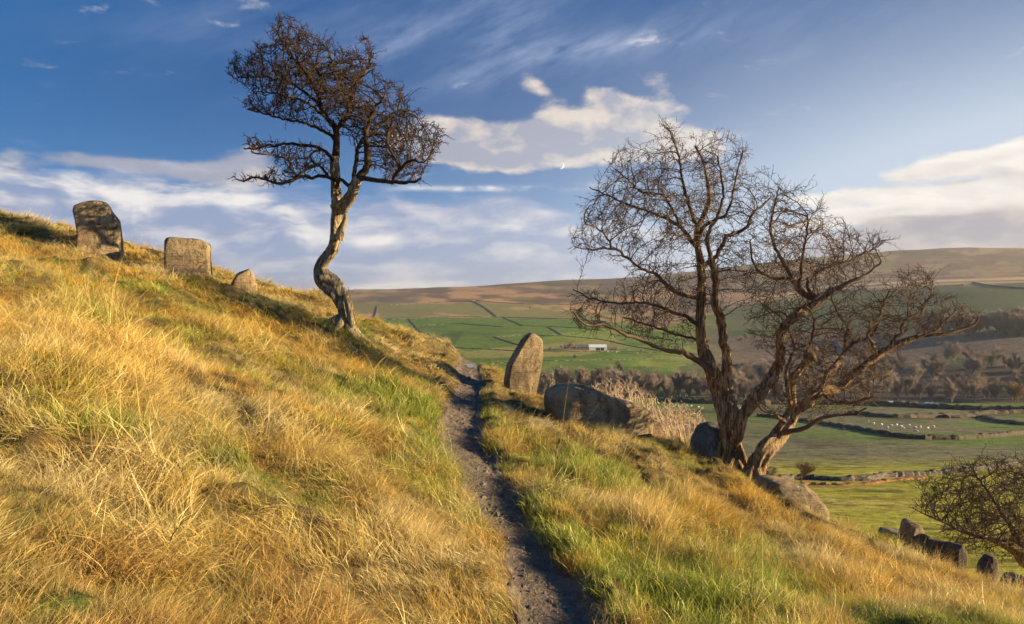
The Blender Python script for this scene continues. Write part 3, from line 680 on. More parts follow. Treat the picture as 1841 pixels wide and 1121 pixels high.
    # short spurs and side twigs
    for i in range(n_l, n):
        if rad[i] > .02: continue
        for _ in range(2 if R.random() < spurs * .5 else 1):
            if R.random() > spurs: continue
            pd = prev[i]; d = R.normal(0, 1, 3); d -= pd * (d @ pd); d /= np.linalg.norm(d) + 1e-9; d = d * R.uniform(.55, 1.1) + pd * .75 + np.array([0, 0, .15]); d /= np.linalg.norm(d)
            L = spur_len * R.uniform(.35, 1.5); m = 4; p = nodes[i].copy(); c = [np.r_[p, tip]]
            for k in range(m):
                p = p + d * L / m; c.append(np.r_[p, tip * (.9 - .18 * k)])
                if k < m - 1 and R.random() < .6:      # thorny side spurs
                    e = R.normal(0, 1, 3); e -= d * (e @ d); e /= np.linalg.norm(e) + 1e-9; e = e + d * .6; e /= np.linalg.norm(e)
                    l2 = L * R.uniform(.18, .42); twigs.append([np.r_[p, tip * .8], np.r_[p + e * l2, tip * .55]])
                d = d + R.normal(0, .22, 3); d /= np.linalg.norm(d)
            twigs.append(c)
    return limb_ch, twigs
def bark(name, c1, c2, dark, lichen=None, la=.5, sc=1.0):
    m, n, o = new_mat(name); b = n.nodes.new('ShaderNodeBsdfPrincipled'); b.inputs['Roughness'].default_value = .85; b.inputs['Specular IOR Level'].default_value = .25
    Ps = n.nodes.new('ShaderNodeTexCoord').outputs['Object']
    st = noise(n, vmath(n, 'MULTIPLY', Ps, (1, 1, .16)), 26 * sc, 6, .7, .6); a = noise(n, Ps, 4 * sc, 5, .6)
    c = mix(n, a.ss(.4, .62), c1, c2); c = mix(n, st.ss(.56, .42) * .95, c, dark); c = mix(n, noise(n, vmath(n, 'MULTIPLY', Ps, (1, 1, .3)), 9 * sc, 5, .6, 1.0).ss(.44, .34) * .5, c, dark)
    if lichen: c = mix(n, noise(n, Ps, 9 * sc, 4, .65).ss(.52, .62) * la, c, lichen)
    n.links.new(c, b.inputs['Base Color'])
    bmp = n.nodes.new('ShaderNodeBump'); bmp.inputs['Strength'].default_value = 1; bmp.inputs['Distance'].default_value = .025
    n.links.new((st * 1.5 + noise(n, Ps, 40 * sc, 4, .6) * .5).o, bmp.inputs['Height']); n.links.new(bmp.outputs[0], b.inputs['Normal']); n.links.new(b.outputs[0], o.inputs[0])
    return m
def twig_mat(name, c1, c2):
    m, n, o = new_mat(name); b = n.nodes.new('ShaderNodeBsdfPrincipled'); b.inputs['Roughness'].default_value = .8; b.inputs['Specular IOR Level'].default_value = .2
    Ps = n.nodes.new('ShaderNodeTexCoord').outputs['Object']
    n.links.new(mix(n, noise(n, Ps, 5, 4, .6).ss(.35, .65), c1, c2), b.inputs['Base Color']); n.links.new(b.outputs[0], o.inputs[0]); return m
def place_tree(name, label, limb_ch, twigs, nmain, mb, mt, loc, extra=(), cat='tree', group=None, sides=32, thin=.035):
    root = empty(name, loc, label, cat, group); off = np.array(loc)
    tr, cr = [], []
    for i, c in enumerate(limb_ch):
        if i < nmain:
            kk = np.nonzero(c[:, 3] >= thin)[0]; k = int(kk[-1]) + 1 if len(kk) else 1
            if k > 3: tr.append((cr_resample(c[:k], .03), sides, 1.0 + i * .73, False))
            if k <= 3: cr.append((c, 10, 0, False))
            elif k < len(c) - 1: cr.append((c[k - 1:], 12, 0, False))
        else: cr.append((c, 8, 0, False))
    for c in extra: tr.append((c, 12, 4.4, True))
    for c in twigs: cr.append((c, 5 if c[0][3] > .009 else 3, 0, False))
    v, f = tubes(tr); mesh_obj('trunk', v - off, f, mb, root)
    v, f = tubes(cr); mesh_obj('crown', v - off, f, mt, root)
    return root
def roots(base, r, n, seed, L=.4):
    R = np.random.default_rng(seed); out = []
    for k in range(n):
        a = k * 2 * math.pi / n + R.uniform(-.3, .3); c = []
        for t in np.linspace(0, 1, 6):
            x = base[0] + math.cos(a) * (r * .45 + L * t); y_ = base[1] + math.sin(a) * (r * .45 + L * t)
            z = max(base[2] + .32 * (1 - t) ** 2 - .05, -99); zz = g1(x, y_)
            c.append([x, y_, zz - .04 + (.30 * (1 - t) ** 2.2), r * (.42 - .28 * t)])
        out.append(np.array(c))
    return out
M_bark1 = bark("lichened_bark", (.40, .30, .18), (.56, .44, .28), (.085, .055, .03), (.25, .24, .085), .5)
M_twig1 = twig_mat("dark_twigs", (.032, .020, .012), (.085, .05, .026))
M_bark2 = bark("weathered_bark", (.38, .25, .13), (.54, .38, .20), (.10, .05, .028), (.26, .12, .06), .35)
M_twig2 = twig_mat("brown_twigs", (.10, .065, .045), (.19, .125, .08))
# ---- the lone windswept hawthorn on the left
Y1 = 13.5
L1 = [([(615, 612, 46), (620, 590, 32), (622, 570, 25), (618, 548, 25), (608, 527, 27), (595, 511, 29), (582, 498, 27), (577, 484, 23), (583, 470, 21), (594, 456, 21), (602, 435, 19), (604, 402, 20), (606, 375, 24), (606, 360, 24), (604, 344, 20), (603, 317, 18), (603, 288, 15), (605, 258, 12), (603, 230, 11), (588, 212, 9), (577, 194, 8), (574, 170, 7), (578, 145, 5), (565, 115, 4)], 0, .3),
 ([(606, 377, 24), (618, 368, 20), (635, 344, 17), (645, 318, 15), (659, 300, 13), (660, 273, 11), (657, 243, 10), (662, 224, 8), (670, 200, 6), (690, 175, 4)], 0, -.4),
 ([(603, 230, 9), (614, 220, 8), (624, 208, 8), (629, 188, 7), (632, 164, 7), (647, 142, 6), (659, 125, 5), (668, 95, 3)], .1, .6),
 ([(645, 320, 12), (660, 321, 9), (689, 326, 8), (715, 327, 7), (744, 326, 5), (756, 320, 3)], -.2, -.7),
 ([(701, 322, 6), (712, 312, 6), (723, 300, 7), (741, 288, 5), (762, 291, 3), (780, 268, 2.5)], -.5, -.9),
 ([(723, 300, 6), (713, 288, 5), (702, 270, 5), (695, 243, 3.5), (705, 222, 3)], -.6, -1.0),
 ([(634, 330, 11), (637, 315, 8), (640, 291, 8), (644, 267, 7), (652, 250, 5)], -.2, .5),
 ([(604, 340, 8), (611, 321, 6), (625, 333, 7), (634, 330, 7)], 0, -.15),
 ([(598, 290, 9), (590, 276, 7), (570, 265, 6), (550, 261, 6), (516, 258, 5), (495, 262, 4), (480, 259, 4), (458, 268, 3), (438, 266, 2.5)], .1, .3),
 ([(596, 316, 9), (580, 315, 6), (562, 319, 6), (545, 316, 6), (532, 321, 6), (519, 327, 6), (495, 329, 5), (476, 322, 4), (456, 318, 3.5), (440, 326, 3), (424, 321, 2.5)], 0, -.6),
 ([(594, 297, 7), (575, 298, 5), (562, 300, 5), (548, 306, 4.5), (532, 316, 4)], -.1, -.5),
 ([(570, 265, 6), (560, 275, 4), (562, 290, 4), (572, 297, 4)], .1, -.1),
 ([(532, 316, 4.5), (523, 300, 4), (519, 288, 4), (492, 279, 3), (470, 277, 3), (453, 273, 2.5)], -.4, -.8),
 ([(603, 252, 8), (590, 240, 6), (566, 228, 5), (540, 218, 4), (520, 216, 4), (492, 208, 3.5), (462, 200, 3), (444, 196, 2.5)], .1, .7),
 ([(577, 194, 6), (555, 170, 5), (525, 150, 4), (490, 140, 3.5), (450, 138, 3), (420, 140, 2)], .3, .2),
 ([(574, 175, 6), (550, 130, 5), (520, 95, 4), (500, 60, 3), (508, 40, 2)], .3, .9),
 ([(588, 212, 6), (560, 190, 5), (530, 175, 4), (500, 168, 3), (470, 165, 3)], .2, -.7),
 ([(657, 243, 7), (690, 215, 5), (715, 200, 4), (740, 204, 3)], -.4, .3),
 ([(629, 188, 6), (612, 150, 5), (600, 115, 4), (590, 90, 3)], .3, -.5)]
P1a = [(410, 108), (424, 92), (436, 104), (446, 112), (462, 74), (480, 82), (492, 90), (484, 36), (500, 28), (524, 30), (546, 44), (562, 62), (584, 70), (600, 82), (618, 84), (640, 92), (660, 96), (640, 62), (662, 62), (676, 96), (674, 128), (694, 142), (724, 158), (734, 190), (765, 198), (742, 212), (792, 226), (800, 242), (790, 270), (770, 300), (757, 322), (720, 320), (690, 312), (668, 300), (664, 262), (630, 250), (612, 232), (590, 240), (560, 225), (510, 216), (484, 205), (442, 194), (444, 176), (456, 160), (414, 140)]
P1b = [(424, 322), (444, 312), (470, 310), (492, 300), (490, 285), (438, 268), (448, 244), (482, 248), (512, 252), (560, 256), (590, 275), (594, 312), (560, 322), (532, 328), (494, 334), (460, 326), (438, 330)]
lc_, tw = grow_tree(11, Y1, L1, [(P1a, .93, .1), (P1b, .07, -.2)], 15500, step=.06, kill=.10, twist=.20, tip=.0064, spurs=.85, spur_len=.12, thick=1.25, bias=(-.08, 0, .02), gap=-.12)
b1 = wp(619, 600, Y1)
stub = [np.array([[*wp(590, 500, Y1 - .02), .10], [*wp(577, 500, Y1 - .05), .085], [*wp(569, 505, Y1 - .06), .05]]), np.array([[*wp(622, 545, Y1), .012], [*wp(628, 530, Y1), .009], [*wp(626, 515, Y1), .005]]), np.array([[*wp(626, 540, Y1), .010], [*wp(633, 524, Y1), .007], [*wp(640, 518, Y1), .004]]), 
        np.array([[*wp(610, 430, Y1 - .1), .10], [*wp(613, 415, Y1 - .14), .075], [*wp(618, 402, Y1 - .16), .06], [*wp(621, 392, Y1 - .16), .05], [*wp(620, 384, Y1 - .16), .02]]),
        np.array([[*wp(634, 612, Y1 - .1), .09], [*wp(633, 590, Y1 - .12), .085], [*wp(630, 570, Y1 - .12), .07], [*wp(625, 548, Y1 - .1), .055], [*wp(619, 530, Y1 - .06), .03]]),
        np.array([[*wp(600, 612, Y1 - .1), .07], [*wp(606, 594, Y1 - .1), .07], [*wp(613, 575, Y1 - .08), .06], [*wp(617, 555, Y1 - .05), .04]])]
place_tree('hawthorn_tree', 'windswept bare hawthorn with a crooked trunk and dense dark crown, alone on the left slope', lc_, tw, 5, M_bark1, M_twig1, (b1[0], Y1, g1(b1[0], Y1)), extra=stub + roots((b1[0], Y1, b1[2]), .19, 7, 3, .5), thin=.075)
# ---- the many-stemmed hawthorn in the centre right
Y2 = 11.6
L2 = [([(1322, 870, 46), (1319, 845, 38), (1314, 815, 33), (1311, 785, 31), (1307, 743, 30), (1297, 707, 30), (1282, 668, 22), (1267, 632, 19), (1260, 589, 17), (1261, 536, 16), (1261, 500, 15), (1259, 470, 14), (1254, 444, 12), (1254, 412, 10), (1266, 386, 9), (1275, 360, 8), (1272, 328, 6), (1264, 290, 4), (1250, 262, 3)], 0, .3),
 ([(1303, 725, 20), (1307, 690, 15), (1306, 660, 14), (1303, 614, 13), (1295, 571, 12), (1285, 536, 12), (1288, 515, 11), (1283, 483, 10), (1276, 455, 8), (1273, 422, 7), (1288, 393, 6), (1300, 360, 5), (1298, 320, 4), (1290, 280, 3)], .1, -.5),
 ([(1318, 810, 20), (1326, 782, 16), (1339, 746, 16), (1361, 711, 19), (1389, 678, 19), (1403, 643, 15), (1402, 603, 15), (1412, 582, 16), (1432, 567, 16), (1464, 546, 14), (1480, 535, 12), (1503, 520, 9), (1530, 506, 6), (1560, 492, 4), (1584, 470, 3)], -.1, -.6),
 ([(1464, 546, 12), (1455, 530, 11), (1435, 518, 9), (1422, 496, 8), (1406, 468, 7), (1392, 440, 6), (1385, 410, 5), (1392, 375, 4), (1400, 340, 3)], -.3, .4),
 ([(1452, 532, 8), (1452, 510, 6), (1462, 495, 6), (1494, 478, 5), (1534, 464, 4), (1561, 451, 3.5), (1588, 437, 2.5)], -.3, .3),
 ([(1435, 518, 7), (1440, 490, 6), (1444, 455, 5), (1450, 420, 4), (1452, 385, 3)], -.2, -.7),
 ([(1422, 496, 6), (1395, 500, 5), (1365, 488, 4), (1352, 462, 4), (1350, 430, 3)], -.1, .6),
 ([(1254, 444, 9), (1240, 428, 7), (1225, 409, 7), (1199, 393, 6), (1167, 380, 5), (1128, 367, 4), (1093, 351, 3), (1060, 336, 2)], .2, .6),
 ([(1240, 426, 6), (1218, 393, 5), (1205, 370, 5), (1192, 350, 4), (1154, 344, 4), (1128, 322, 3), (1106, 304, 2.5)], .2, -.5),
 ([(1274, 482, 9), (1289, 457, 8), (1308, 425, 7), (1325, 416, 7), (1344, 408, 6), (1353, 383, 5), (1372, 368, 4), (1385, 355, 3)], .1, .6),
 ([(1255, 425, 8), (1268, 405, 7), (1289, 392, 6), (1305, 385, 5), (1318, 350, 4), (1325, 310, 3), (1335, 270, 2.5)], .2, -.6),
 ([(1254, 412, 7), (1240, 370, 6), (1228, 330, 5), (1222, 290, 4), (1210, 250, 3), (1200, 228, 2)], .2, .5),
 ([(1256, 538, 10), (1240, 533, 7), (1225, 529, 7), (1205, 518, 7), (1180, 493, 6), (1154, 483, 5), (1128, 463, 5), (1106, 447, 5), (1085, 446, 4), (1064, 449, 3), (1036, 444, 2)], .1, -.6),
 ([(1106, 448, 4), (1096, 434, 4), (1086, 421, 3.5), (1072, 408, 3), (1054, 402, 3), (1050, 385, 2.5), (1060, 370, 2)], -.5, -.8),
 ([(1284, 675, 16), (1268, 658, 13), (1247, 643, 12), (1229, 633, 10), (1198, 629, 8), (1159, 614, 7), (1127, 601, 6), (1085, 585, 5), (1053, 583, 4), (1030, 560, 2.5)], 0, -.9),
 ([(1261, 590, 9), (1240, 572, 7), (1218, 564, 6), (1190, 553, 5), (1150, 543, 4), (1105, 545, 3.5), (1060, 535, 2.5), (1030, 520, 2)], .1, .6),
 ([(1268, 622, 7), (1250, 610, 5), (1215, 600, 5), (1170, 585, 4), (1120, 570, 3)], .1, .9)]
P2a = [(1014, 545), (1036, 522), (1060, 518), (1085, 508), (1130, 505), (1150, 495), (1120, 470), (1060, 456), (1018, 430), (1046, 400), (1048, 372), (1070, 345), (1090, 312), (1096, 284), (1110, 262), (1135, 268), (1160, 250), (1178, 256), (1190, 218), (1212, 226), (1238, 246), (1262, 250), (1288, 232), (1312, 250), (1345, 262), (1344, 290), (1372, 308), (1384, 345), (1362, 392), (1336, 440), (1330, 480), (1310, 530), (1282, 560), (1262, 560), (1245, 600), (1200, 618), (1150, 610), (1090, 600), (1040, 595), (1022, 570)]
P2b = [(1334, 430), (1352, 400), (1378, 350), (1388, 325), (1410, 335), (1444, 332), (1448, 350), (1480, 362), (1490, 392), (1528, 402), (1545, 418), (1580, 420), (1592, 436), (1578, 470), (1555, 492), (1520, 520), (1480, 534), (1440, 545), (1418, 560), (1400, 600), (1372, 580), (1338, 560), (1318, 520), (1326, 470)]
lc_, tw = grow_tree(23, Y2, L2, [(P2a, .66, .1), (P2b, .34, -.2)], 13000, step=.07, kill=.125, twist=.13, tip=.0042, spurs=.9, spur_len=.17, thick=1.35, bias=(0, 0, .04))
b2 = wp(1320, 855, Y2)
place_tree('hawthorn_tree', 'bare hawthorn of several tall stems with a wide open crown, beside the rounded grey rock', lc_, tw, 4, M_bark2, M_twig2, (b2[0], Y2, g1(b2[0], Y2)),
   extra=[np.array([[*wp(1346, 868, Y2 - .05), .05], [*wp(1342, 842, Y2 - .1), .05], [*wp(1334, 815, Y2 - .1), .045], [*wp(1326, 790, Y2 - .08), .03], [*wp(1322, 770, Y2 - .05), .01]])] + roots((b2[0], Y2, b2[2]), .17, 6, 5, .3))
# ---- the leaning hawthorn rooted just right of it
Y3 = 11.2
L3 = [([(1350, 885, 36), (1355, 857, 32), (1366, 825, 29), (1380, 803, 27), (1394, 788, 24), (1414, 761, 22), (1428, 739, 20), (1450, 726, 15), (1475, 704, 14), (1507, 698, 13), (1528, 678, 12), (1548, 662, 12), (1564, 650, 12), (1582, 636, 13), (1601, 625, 12), (1636, 609, 10), (1668, 601, 8), (1700, 600, 6), (1728, 592, 5), (1753, 582, 4), (1758, 570, 2.5)], 0, .2),
 ([(1428, 742, 16), (1422, 714, 12), (1421, 690, 12), (1428, 676, 12), (1441, 660, 10), (1450, 648, 10)], -.05, -.2),
 ([(1422, 720, 9), (1416, 690, 8), (1413, 670, 6), (1418, 650, 5), (1428, 625, 5), (1420, 595, 4), (1412, 565, 3)], 0, .3),
 ([(1441, 660, 7), (1453, 628, 5), (1462, 600, 5), (1464, 575, 4), (1450, 552, 3)], -.2, -.4),
 ([(1475, 704, 9), (1482, 685, 9), (1489, 668, 9), (1503, 655, 9), (1516, 636, 7), (1520, 610, 6), (1522, 585, 5), (1505, 560, 4), (1495, 535, 3)], 0, .4),
 ([(1517, 632, 7), (1535, 616, 6), (1552, 612, 5), (1572, 594, 5), (1584, 570, 4), (1586, 545, 3)], .1, -.3),
 ([(1601, 625, 7), (1607, 610, 6), (1622, 600, 6), (1619, 592, 5), (1632, 572, 4), (1654, 568, 4), (1660, 550, 4), (1672, 530, 3), (1676, 505, 2.5)], .1, .5),
 ([(1575, 640, 6), (1568, 615, 6), (1560, 600, 5), (1580, 575, 4), (1588, 548, 3), (1600, 520, 3)], .1, -.6),
 ([(1668, 601, 5), (1690, 590, 4), (1700, 575, 3), (1716, 560, 2.5), (1712, 540, 2)], .2, .5),
 ([(1402, 776, 12), (1425, 775, 9), (1450, 768, 8), (1464, 758, 7), (1482, 750, 6), (1514, 746, 5), (1540, 742, 4), (1558, 733, 3)], 0, -.5),
 ([(1414, 760, 9), (1404, 753, 7), (1390, 742, 6), (1372, 737, 4), (1360, 722, 3)], 0, -.3),
 ([(1475, 704, 6), (1500, 722, 4), (1535, 722, 4), (1570, 712, 3)], 0, -.6),
 ([(1507, 698, 6), (1530, 696, 5), (1560, 680, 4), (1590, 672, 3), (1605, 664, 2)], 0, .4)]
P3 = [(1350, 600), (1340, 560), (1380, 545), (1420, 555), (1440, 530), (1480, 520), (1500, 498), (1530, 510), (1560, 500), (1600, 500), (1624, 478), (1650, 474), (1692, 488), (1680, 515), (1712, 535), (1745, 548), (1762, 574), (1740, 590), (1700, 606), (1650, 612), (1625, 630), (1600, 645), (1612, 668), (1596, 690), (1585, 708), (1560, 730), (1510, 748), (1460, 766), (1446, 756), (1440, 742), (1400, 748), (1362, 738), (1366, 718), (1392, 726), (1406, 690), (1396, 650), (1372, 630)]
lc_, tw = grow_tree(37, Y3, L3, [(P3, 1.0, .05)], 7000, step=.065, kill=.13, twist=.28, tip=.0042, spurs=.85, spur_len=.15, thick=1.1, bias=(.03, 0, 0))
b3 = wp(1354, 862, Y3)
cut = [np.array([[*wp(1446, 654, Y3 - .16), .05], [*wp(1455, 643, Y3 - .2), .062], [*wp(1465, 640, Y3 - .24), .07]])]
place_tree('hawthorn_tree', 'leaning bare hawthorn with a twisted trunk, its branches sprawling right over the valley', lc_, tw, 5, M_bark2, M_twig2, (b3[0], Y3, g1(b3[0], Y3)), extra=cut + roots((b3[0], Y3, b3[2]), .15, 5, 9, .25))
# ---- thorn bush entering from the right edge
Y4 = 12.5
L4 = [([(1960, 1120, 40), (1930, 1070, 32), (1890, 1035, 28), (1850, 1012, 22), (1830, 990, 18), (1800, 975, 12), (1770, 965, 8), (1730, 955, 6), (1700, 940, 4), (1665, 925, 3), (1640, 912, 2)], 0, -.5),
 ([(1850, 1012, 14), (1842, 985, 12), (1820, 950, 8), (1800, 920, 6), (1780, 890, 4), (1760, 860, 3)], 0, .3),
 ([(1890, 1035, 18), (1890, 990, 12), (1880, 940, 9), (1870, 890, 6), (1860, 840, 4)], 0, -.3),
 ([(1930, 1070, 20), (1950, 1000, 14), (1960, 930, 10), (1970, 870, 6)], 0, .4),
 ([(1770, 965, 6), (1740, 975, 4), (1710, 975, 3), (1680, 968, 2)], -.3, -.8)]
P4 = [(1636, 912), (1668, 900), (1655, 880), (1640, 868), (1690, 860), (1700, 838), (1740, 830), (1770, 818), (1812, 822), (1841, 806), (1900, 780), (1980, 790), (2030, 850), (2020, 950), (1960, 1010), (1890, 1030), (1841, 1010), (1800, 1006), (1760, 990), (1700, 988), (1712, 968), (1680, 955), (1700, 935)]
lc_, tw = grow_tree(41, Y4, L4, [(P4, 1.0, 0)], 9000, step=.07, kill=.105, twist=.25, tip=.0042, spurs=.95, spur_len=.16, thick=1.2)
b4 = wp(1955, 1110, Y4)
place_tree('thorn_bush', 'dense leafless thorn bush reaching in from the right edge above the broken blocks', lc_, tw, 2, M_bark2, M_twig2, (b4[0], Y4, g1(b4[0], Y4)), cat='bush')
# ---- pale upright shrub behind the long boulder
Y5 = 17.0
M_pale = twig_mat("pale_twigs", (.62, .44, .29), (.80, .62, .45))
R5 = np.random.default_rng(5); L5 = []
for k in range(85):
    t = R5.random(); bx = 1090 + 170 * t; by = 775 + 45 * t + 30; hx = bx - 20 + R5.uniform(-40, 30); hy = 695 + 52 * ((bx - 1090) / 170) ** 1.3 + R5.uniform(-8, 14)
    d = R5.uniform(-.6, .6); L5.append(([(bx, by, 2.4), ((bx * 2 + hx) / 3 + R5.uniform(-5, 5), (by * 2 + hy) / 3, 1.9), ((bx + 2 * hx) / 3 + R5.uniform(-4, 4), (by + 2 * hy) / 3, 1.4), (hx, hy, .9)], d, d + R5.uniform(-.3, .3)))
L5 = [([(1180, 840, 9), (1180, 815, 8), (1165, 800, 5)], 0, 0)] + L5
P5 = [(1058, 715), (1070, 694), (1100, 690), (1135, 697), (1160, 704), (1200, 720), (1240, 732), (1266, 748), (1272, 772), (1252, 792), (1235, 800), (1180, 785), (1100, 760)]
lc_, tw = grow_tree(51, Y5, L5, [(P5, 1, 0)], 2800, step=.09, kill=.12, twist=.22, tip=.0055, spurs=.9, spur_len=.16, thick=.7, bias=(-.05, 0, .35), iters=40)
b5 = wp(1180, 830, Y5)
place_tree('shrub', 'pale leafless shrub of fine upright twigs behind the long boulder', lc_, tw, 1, M_bark2, M_pale, (b5[0], Y5, g1(b5[0], Y5)), cat='shrub')
# ------------------------------------------------------------------ grass: wind-laid tufts scattered by geometry nodes (one object of stuff)
def blade(R, L, w, a, lean, curl, root, nseg=5):
    """one tapering blade: leans towards angle a, curls over; returns verts, h values"""
    up = np.array([0, 0, 1.]); d = np.array([math.cos(a), math.sin(a), 0]); side = np.array([-math.sin(a), math.cos(a), 0])
    rt = R.uniform(0, math.pi); side = side * math.cos(rt) + np.array([math.cos(a), math.sin(a), 0]) * math.sin(rt) * .8
    p = root.copy(); th = lean; vs = []; hs = []
    for k in range(nseg + 1):
        t = k / nseg; ww = w * (1 - t) ** .7 if k < nseg else 0
        if k < nseg: vs += [p - side * ww / 2, p + side * ww / 2]; hs += [t, t]
        else: vs += [p]; hs += [1.]
        th = lean + curl * t * (1 + .3 * t)
        p = p + (d * math.sin(th) + up * math.cos(th)) * L / nseg
    return vs, hs
def tuft(R, n, L, w, lean, curl, spread, rad, nseg=5, heads=0):
    V2, Hh, T3, Q4, rv = [], [], [], [], []
    def add(vs, hs, r):
        b = len(V2); V2.extend(vs); Hh.extend(hs); rv.extend([r] * len(vs)); k = (len(vs) - 1) // 2
        for i in range(k - 1): Q4.append([b + 2 * i, b + 2 * i + 1, b + 2 * i + 3, b + 2 * i + 2])
        T3.append([b + 2 * k - 2, b + 2 * k - 1, b + 2 * k])
    for i in range(n):
        rr = rad * math.sqrt(R.random()); aa = R.uniform(0, 2 * math.pi); root = np.array([rr * math.cos(aa), rr * math.sin(aa), -.03])
        a = R.normal(0, spread); l = L * R.uniform(.45, 1.15)
        vs, hs = blade(R, l, w * R.uniform(.6, 1.3), a, lean * R.uniform(.2, 1.3), curl * R.uniform(.5, 1.3), root, nseg); add(vs, hs, R.random())
    return V2, Hh, Q4, T3, rv
Rg = np.random.default_rng(99)
KINDS = [  # n, length, width, lean, curl, spread, radius, seg
 ('long', [(46, .28, .0042, .75, 1.2, .5, .10, 6), (40, .24, .0045, .8, 1.1, .7, .12, 6), (44, .32, .0038, .65, 1.4, .4, .09, 6), (34, .22, .0048, 1.0, .8, 1.1, .12, 5)]),
 ('mid', [(40, .22, .0045, .35, .9, 1.2, .10, 4), (44, .18, .005, .4, .8, 1.6, .11, 4), (36, .26, .0045, .3, 1.1, 1.0, .10, 5)]),
 ('green', [(34, .15, .0060, .25, .7, 3.0, .10, 4), (38, .19, .0055, .3, .9, 2.2, .10, 4), (30, .12, .0065, .3, .6, 3.0, .11, 3)]),
 ('far', [(26, .17, .010, .5, 1.2, .6, .14, 4), (24, .13, .012, .45, 1.0, 1.0, .15, 4), (22, .22, .009, .4, 1.4, .5, .12, 4)]),
 ('tuss', [(150, .30, .0042, .45, 1.3, 3.2, .16, 5), (130, .26, .0045, .5, 1.1, 3.2, .15, 5), (140, .34, .004, .4, 1.6, 2.4, .14, 6)]),
 ('stalk', [(5, .62, .0032, .25, .5, .8, .08, 5), (4, .75, .003, .3, .7, .6, .06, 6)])]
kid = {}; V_, H_, Q_, T_, PID, RV = [], [], [], [], [], []; pid = 0
for nm, lst in KINDS:
    kid[nm] = []
    for p in lst:
        v, h, q, t, r = tuft(Rg, *p); b = len(V_)
        V_ += v; H_ += h; RV += r; PID += [pid] * len(v); Q_ += [[x + b for x in f] for f in q]; T_ += [[x + b for x in f] for f in t]; kid[nm].append(pid); pid += 1
NP = pid
def scatter(n, y0, y1, power, ulim=(-.86, .84)):
    """points over the hill, denser towards the viewer"""
    t = Rg.random(n); y = (y0 ** (1 - power) + t * (y1 ** (1 - power) - y0 ** (1 - power))) ** (1 / (1 - power)); u = Rg.uniform(*ulim, n)
    return u * (y + .6), y
pts = []
def add_pts(x, y, kinds, size, probs=None, lean_k=1.0):
    pts.append((x, y, np.array([Rg.choice(kinds) for _ in range(len(x))]), size))
def cull(x, y):
    k = path_d(x, y) > 1.15 + .12 * vn(x, y, 4.) + (x > path_x(y)) * 0
    z = near_h(x, y)
    for (sx, sy, rx, ry) in ROCKS: k &= ~((np.abs(x - sx) < rx * .8) & (np.abs(y - sy) < ry * .7))
    return k
green_f = lambda x, y: (-.5 * sstep(-5.5, -7.5, x) + fbm(x, y, .75, 201, 3) * 1.25 + .55 * np.exp(-((path_d(x, y) - 1.5) / 1.2) ** 2) * (fbm(x, y, 1.4, 203, 2) > -.05)
                        + .42 * sstep(.0, 1.2, x - path_x(y)) * (1 - sstep(2.2, 4.5, x)) * (1 - sstep(7.5, 10.5, y)) - .17
                        + .35 * np.exp(-((y - 9.5) / 2.0) ** 2 - ((x + 1.9) / 1.1) ** 2))
sets = []
for n, y0, y1, pw_, kind_far, sc0 in ((9000, 1.3, 5.2, 1.001, False, 1.0), (19000, 5.2, 11.5, 1.001, False, 1.0), (26000, 11.5, 24., .6, True, .85)):
    x, y = scatter(n, y0, y1, pw_); k = cull(x, y); x, y = x[k], y[k]; g = green_f(x, y) + Rg.normal(0, .24, len(x))
    m = fbm(x, y, .6, 207, 3) + Rg.normal(0, .2, len(x))
    pid_ = np.empty(len(x), int)
    ch = lambda nm, c: Rg.choice(kid[nm], c)
    if kind_far: pid_[:] = ch('far', len(x))
    else:
        pid_[:] = ch('long', len(x)); a = m > .04; pid_[a] = ch('mid', a.sum()); a = g > .22; pid_[a] = ch('green', a.sum())
        a = (np.abs(path_d(x, y) - 1.15) < .35) & (g <= .22); pid_[a] = ch('mid', a.sum())
    tk = Rg.random(len(x)) < .05; pid_[tk & (path_d(x, y) > 1.6)] = Rg.choice(kid['tuss'])  if kind_far else pid_[tk & (path_d(x, y) > 1.6)]
    if not kind_far: a = tk & (path_d(x, y) > 1.6); pid_[a] = ch('tuss', a.sum())
    st = Rg.random(len(x)) < .018; pid_[st] = ch('stalk', st.sum())
    sc = sc0 * Rg.uniform(.6, 1.25, len(x)) * (1 + .9 * fbm(x, y, 2.0, 241, 2)) * (1 - .35 * np.exp(-((path_d(x, y) - 1) / .8) ** 2)) * (.9 + .5 * fbm(x, y, .9, 211, 2))
    for (sx, sy, rx, ry) in ROCKS:
        sc = sc * (1 - .5 * ((np.abs(x - sx) < rx + .18) & (y < sy + .2) & (y > sy - 1.5)))
    sets.append((x, y, pid_, sc, g))
x = np.concatenate([s[0] for s in sets]); y = np.concatenate([s[1] for s in sets]); PI_ = np.concatenate([s[2] for s in sets]); SC = np.concatenate([s[3] for s in sets]); G = np.concatenate([s[4] for s in sets])
z = ground(x, y)
# wind and gravity direction field: mostly down the slope to the right and towards the viewer, swirling
ang = -.45 + 2.2 * fbm(x, y, .30, 221, 2) + 2.2 * fbm(x, y, 1.1, 223, 2) + Rg.normal(0, .5, len(x))
ang = np.where(x < -3.2, ang + .2, ang)
tilt = Rg.normal(0, .22, (len(x), 2))
gx = (ground(x + .15, y) - ground(x - .15, y)) / .3; gy = (ground(x, y + .15) - ground(x, y - .15)) / .3
ROT = np.stack([gy * .7 + tilt[:, 0], -gx * .7 + tilt[:, 1], ang], -1)
